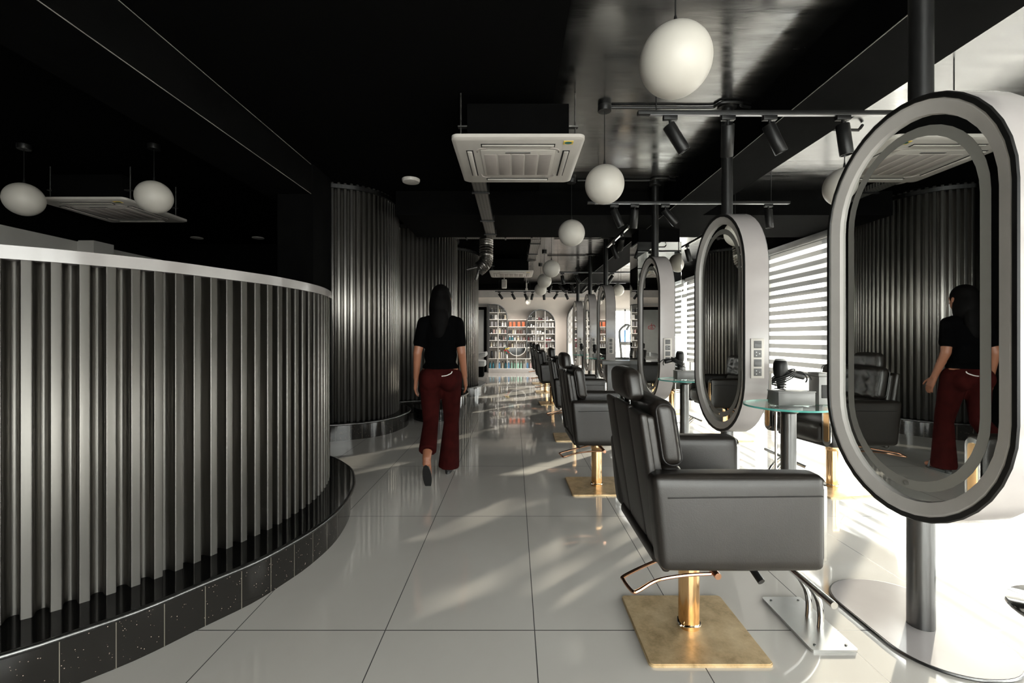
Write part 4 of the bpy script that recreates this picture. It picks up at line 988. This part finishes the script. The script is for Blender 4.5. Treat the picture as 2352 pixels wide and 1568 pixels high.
# products
PC = {'white': (.75, .74, .72), 'black': (.02, .02, .022), 'grey': (.28, .27, .28), 'teal': (.04, .20, .26), 'blue': (.10, .24, .42), 'orange': (.62, .16, .07), 'mint': (.36, .62, .50), 'brown': (.10, .05, .04), 'pink': (.55, .38, .36), 'silver': (.5, .5, .5), 'cream': (.62, .55, .42), 'dark red': (.16, .03, .04)}
pm = {k: mat('product_'+k.replace(' ', '_'), v, .3, var=.06) for k, v in PC.items()}
capm = [M['slot'], M['shelfwhite'], M['chrome']]
def prod_mesh(kind, w, h, col, cap):
    bm = B()
    if kind == 'bottle': lathe(bm, [(w*.9, 0), (w, h*.04), (w, h*.62), (w*.85, h*.72), (w*.35, h*.78)], seg=12); lathe(bm, [(w*.38, h*.78), (w*.38, h)], seg=10, mi=1)
    elif kind == 'pump bottle': lathe(bm, [(w, 0), (w, h*.66), (w*.3, h*.74), (w*.22, h*.8)], seg=12); lathe(bm, [(w*.25, h*.8), (w*.25, h*.92)], seg=8, mi=1); box(bm, -w*.25, w*1.0, -w*.22, w*.22, h*.92, h, mi=1)
    elif kind == 'tube': lathe(bm, [(w*.75, 0), (w*.75, h*.16)], seg=12, mi=1); lathe(bm, [(w*.85, h*.16), (w, h*.3), (w*.8, h*.9), (w*.8, h)], seg=12)
    elif kind == 'jar': lathe(bm, [(w*.9, 0), (w, h*.08), (w, h*.62)], seg=14); lathe(bm, [(w*1.03, h*.62), (w*1.03, h)], seg=14, mi=1)
    else: box(bm, -w, w, -w*.7, w*.7, 0, h, w*.06)
    o = obj('p', bm, [pm[col], cap], angle=35); me = o.data; bpy.data.objects.remove(o); return me
pcache = {}
palette = {'low': ['teal', 'blue', 'teal', 'mint', 'white'], 'A': ['white', 'grey', 'white', 'black', 'pink', 'cream'], 'B': ['white', 'grey', 'brown', 'black', 'cream'], 'C': ['white', 'silver', 'black', 'grey', 'white', 'dark red']}
rnd = random.Random(11)
for ci, (x0, x1, z, h, place, row) in enumerate(CELLS):
    W = x1-x0
    if row == 'low': cols = [['teal', 'teal', 'white'], ['blue', 'teal', 'cream'], ['blue', 'mint', 'mint'], ['mint', 'mint', 'white'], ['pink', 'white', 'blue'], ['white', 'grey'], ['white', 'blue']][ci % 7]
    elif row == 'B0': cols = ['orange', 'orange']
    elif row == 'B2': cols = [['teal', 'white', 'teal'], ['cream', 'pink', 'grey']]['right' in place]
    else: cols = [rnd.choice(palette[row[0]]) for _ in range(rnd.choice((2, 3, 3, 4)))]
    n = len(cols); kind = rnd.choice(['bottle', 'bottle', 'tube', 'box', 'pump bottle', 'jar'])
    if row == 'low': kind = 'bottle'
    if row == 'B0': kind = 'box'
    cols = sorted(cols)
    for k, c in enumerate(cols):
        kd = kind if rnd.random() < .75 else rnd.choice(['bottle', 'tube', 'box'])
        if row in ('low', 'B0'): kd = kind
        hh = h*{'bottle': .78, 'tube': .70, 'box': .72, 'pump bottle': .84, 'jar': .45}[kd]
        if row == 'low': hh = h*.80
        key = (kd, c, round(hh, 2)); w = min(W/n*.36, .05)
        if key not in pcache: pcache[key] = prod_mesh(kd, .04 if kd != 'jar' else .05, round(hh, 2), c, capm[(len(pcache)) % 3])
        o = bpy.data.objects.new({'bottle': 'shampoo_bottle', 'tube': 'cream_tube', 'box': 'product_box', 'pump bottle': 'pump_bottle', 'jar': 'cream_jar'}[kd], pcache[key]); COL.objects.link(o)
        o.location = (x0+W*(k+.5)/n, YS0+.10+.03*rnd.random(), z); o.scale = (w/.045, w/.045, 1)
        tag(o, '%s %s %s' % (c, kd, place), 'box' if kd == 'box' else 'jar' if kd == 'jar' else 'tube' if kd == 'tube' else 'bottle', 'hair products '+place)
# flower vase on the bottom part of the left arch
t = thing('flower_vase', 'small vase of red, yellow and blue flowers in front of the left arch', 'vase', (PX(1163)+.02, YS0-.03, ZB))
t.location.z = ZB; bm = B(); lathe(bm, [(.025, 0), (.032, .05), (.02, .12), (.024, .14)], seg=14); obj('vase', bm, M['shelfwhite'], t)
for c in ('red', 'yellow', 'teal'):
    bm = B()
    for k in range(6): sphere(bm, (rnd.uniform(-.09, .09), rnd.uniform(-.02, .02), rnd.uniform(.20, .36)), .024, 8, 6)
    obj('flowers', bm, M[c], t)
bm = B()
for k in range(8): cyl(bm, (0, 0, .12), (rnd.uniform(-.08, .08), 0, rnd.uniform(.2, .33)), .003, seg=5)
obj('stems', bm, M['teal'], t)

# ---------------------------------------------------------------- the woman walking away
PXC, PYC = -.62, 3.93
t = thing('person', 'person in a black top and dark red flared trousers walking away down the aisle', 'person', (PXC, PYC, 0))
def capsule(bm, p, q, r0, r1, seg=14, end=True):
    p, q = Vector(p), Vector(q); n = 8
    tube(bm, [p.lerp(q, i/n) for i in range(n+1)], [r0+(r1-r0)*i/n for i in range(n+1)], seg)
    sphere(bm, p, r0, 14, 10)
    if end: sphere(bm, q, r1, 14, 10)
def ell(bm, c, s): sphere(bm, c, 1, 20, 14, s)
def finish(name, bm, m, vox, par=t, smooth=4):
    o = obj(name, bm, m, par, smooth=True, angle=180)
    r = o.modifiers.new('join', 'REMESH'); r.mode = 'VOXEL'; r.voxel_size = vox; r.use_smooth_shade = True
    s = o.modifiers.new('relax', 'SMOOTH'); s.iterations = smooth; s.factor = .5
    return o
body = B()
# joints, local to the thing: x right, y forward (away), z up
HIPL, HIPR = (-.085, 0, .84), (.085, .02, .84)
KNL, ANL, TOEL = (-.075, -.03, .475), (-.062, -.285, .235), (-.062, -.205, .03)
KNR, ANR, TOER = (.075, .13, .46), (.045, .165, .085), (.05, .32, .035)
for a, b_, r0, r1 in ((HIPL, KNL, .082, .055), (KNL, ANL, .054, .034), (HIPR, KNR, .082, .055), (KNR, ANR, .054, .034)): capsule(body, a, b_, r0, r1)
capsule(body, ANL, (-.062, -.245, .11), .033, .032); capsule(body, (-.062, -.245, .11), TOEL, .034, .024); sphere(body, (-.062, -.295, .20), .032, 14, 10)
capsule(body, (.045, .135, .075), (.05, .25, .05), .034, .034); capsule(body, (.05, .25, .05), TOER, .034, .022)
ell(body, (0, .0, .88), (.155, .105, .12)); ell(body, (0, .015, 1.04), (.120, .085, .12)); ell(body, (0, .02, 1.20), (.145, .095, .15)); capsule(body, (-.10, .015, 1.305), (.10, .015, 1.305), .050, .050)
capsule(body, (0, .01, 1.32), (0, .03, 1.42), .050, .046)
ell(body, (0, .045, 1.51), (.072, .092, .105)); ell(body, (0, .085, 1.455), (.048, .05, .05)); capsule(body, (0, .133, 1.50), (0, .145, 1.475), .010, .014)
for s in (-1, 1):
    ell(body, (s*.074, .04, 1.495), (.012, .022, .032)); ell(body, (s*.028, .122, 1.515), (.014, .012, .009))
ell(body, (0, .130, 1.445), (.024, .010, .010))
arms = {-1: [(-.138, .0, 1.295), (-.182, -.05, 1.05), (-.205, .01, .83)], 1: [(.138, .02, 1.295), (.178, .0, 1.05), (.195, .09, .84)]}
for s, (sh, el, wr) in arms.items():
    capsule(body, sh, el, .046, .036); capsule(body, el, wr, .036, .024)
    d = (Vector(wr)-Vector(el)).normalized(); w = Vector(wr); fw = Vector((0, .98, .2)).normalized()
    palm = w + d*.055; body_p = [palm]
    for k in range(-1, 2): capsule(body, w+fw*(.012*k), palm+d*.03+fw*(.020*k), .017, .015, 10)
    for k, L in zip((-1.5, -.5, .5, 1.5), (.055, .068, .072, .062)):
        b0 = palm + d*.035 + fw*(.0175*k); m1 = b0 + d*L*.5 + Vector((-s*.006, 0, 0)); e1 = m1 + (d*.8+Vector((-s*.45, 0, 0))).normalized()*L*.5
        capsule(body, b0, m1, .0092, .0085, 8); capsule(body, m1, e1, .0085, .007, 8)
    th0 = w + d*.03 + fw*.03; th1 = th0 + (d*.75+fw*.65).normalized()*.045; th2 = th1 + (d*.95+fw*.2).normalized()*.032
    capsule(body, th0, th1, .013, .010, 8); capsule(body, th1, th2, .010, .008, 8)
finish('body', body, M['skin'], .0055, smooth=3)
bm = B(); ell(bm, (0, .02, 1.19), (.148, .113, .16)); ell(bm, (0, .012, 1.03), (.140, .105, .15)); ell(bm, (0, .005, .93), (.152, .115, .06)); capsule(bm, (-.095, .015, 1.305), (.095, .015, 1.305), .060, .060); capsule(bm, (0, .012, 1.31), (0, .018, 1.37), .075, .058)
for s, (sh, el, wr) in arms.items(): capsule(bm, sh, Vector(sh).lerp(Vector(el), .66), .057, .054)
finish('top', bm, M['shirt'], .010)
bm = B(); ell(bm, (0, -.005, .86), (.170, .122, .10)); ell(bm, (-.075, -.05, .83), (.085, .09, .10)); ell(bm, (.075, -.04, .83), (.085, .09, .10))
capsule(bm, HIPL, KNL, .098, .066); capsule(bm, HIPR, KNR, .098, .068)
A1 = Vector(KNL).lerp(Vector(ANL), .82); capsule(bm, KNL, A1, .064, .072, end=False); capsule(bm, KNR, (.048, .160, .045), .066, .094, end=False)
finish('trousers', bm, M['maroon'], .011)
bm = B(); tube(bm, spline([(.03, -.128, .862), (.07, -.128, .868), (.105, -.112, .885), (.112, -.108, .90)], 6), .004, 6); obj('pocket_stitching', bm, M['cream'] if 'cream' in M else M['bezel'], t)
bm = B(); ell(bm, (0, .025, 1.525), (.084, .106, .103)); ell(bm, (0, -.035, 1.44), (.078, .062, .12)); ell(bm, (0, -.06, 1.33), (.080, .048, .12)); ell(bm, (.0, -.062, 1.24), (.062, .04, .10)); ell(bm, (-.065, .0, 1.42), (.03, .06, .12)); ell(bm, (.065, .0, 1.42), (.03, .06, .12))
finish('hair', bm, M['hair'], .010, smooth=3)
bm = B(); prism(bm, [(.045+.035*math.cos(a)*(1.05 if math.sin(a) > 0 else .85), .215+.125*math.sin(a)) for a in [2*PI*i/24 for i in range(24)]], .0, .022); cyl(bm, (.045, .125, 0), (.045, .125, .05), .022, .028, 14)
tube(bm, spline([(.012, .27, .02), (.03, .265, .085), (.065, .265, .085), (.086, .27, .02)], 8), .010, 8); obj('shoe', bm, M['shoe'], t)
bm = B(); T = Matrix.Translation((-.062, -.228, .105)) @ Matrix.Rotation(R_(-62), 4, 'X')
out = [(.034*math.cos(a), .125*math.sin(a)) for a in [2*PI*i/24 for i in range(24)]]
lo = [bm.verts.new(T @ Vector((x, y, -.046))) for x, y in out]; hi = [bm.verts.new(T @ Vector((x, y, -.030))) for x, y in out]
for i in range(24): bm.faces.new((lo[i], lo[(i+1) % 24], hi[(i+1) % 24], hi[i]))
bm.faces.new(lo); bm.faces.new(hi); obj('shoe', bm, M['shoe'], t)
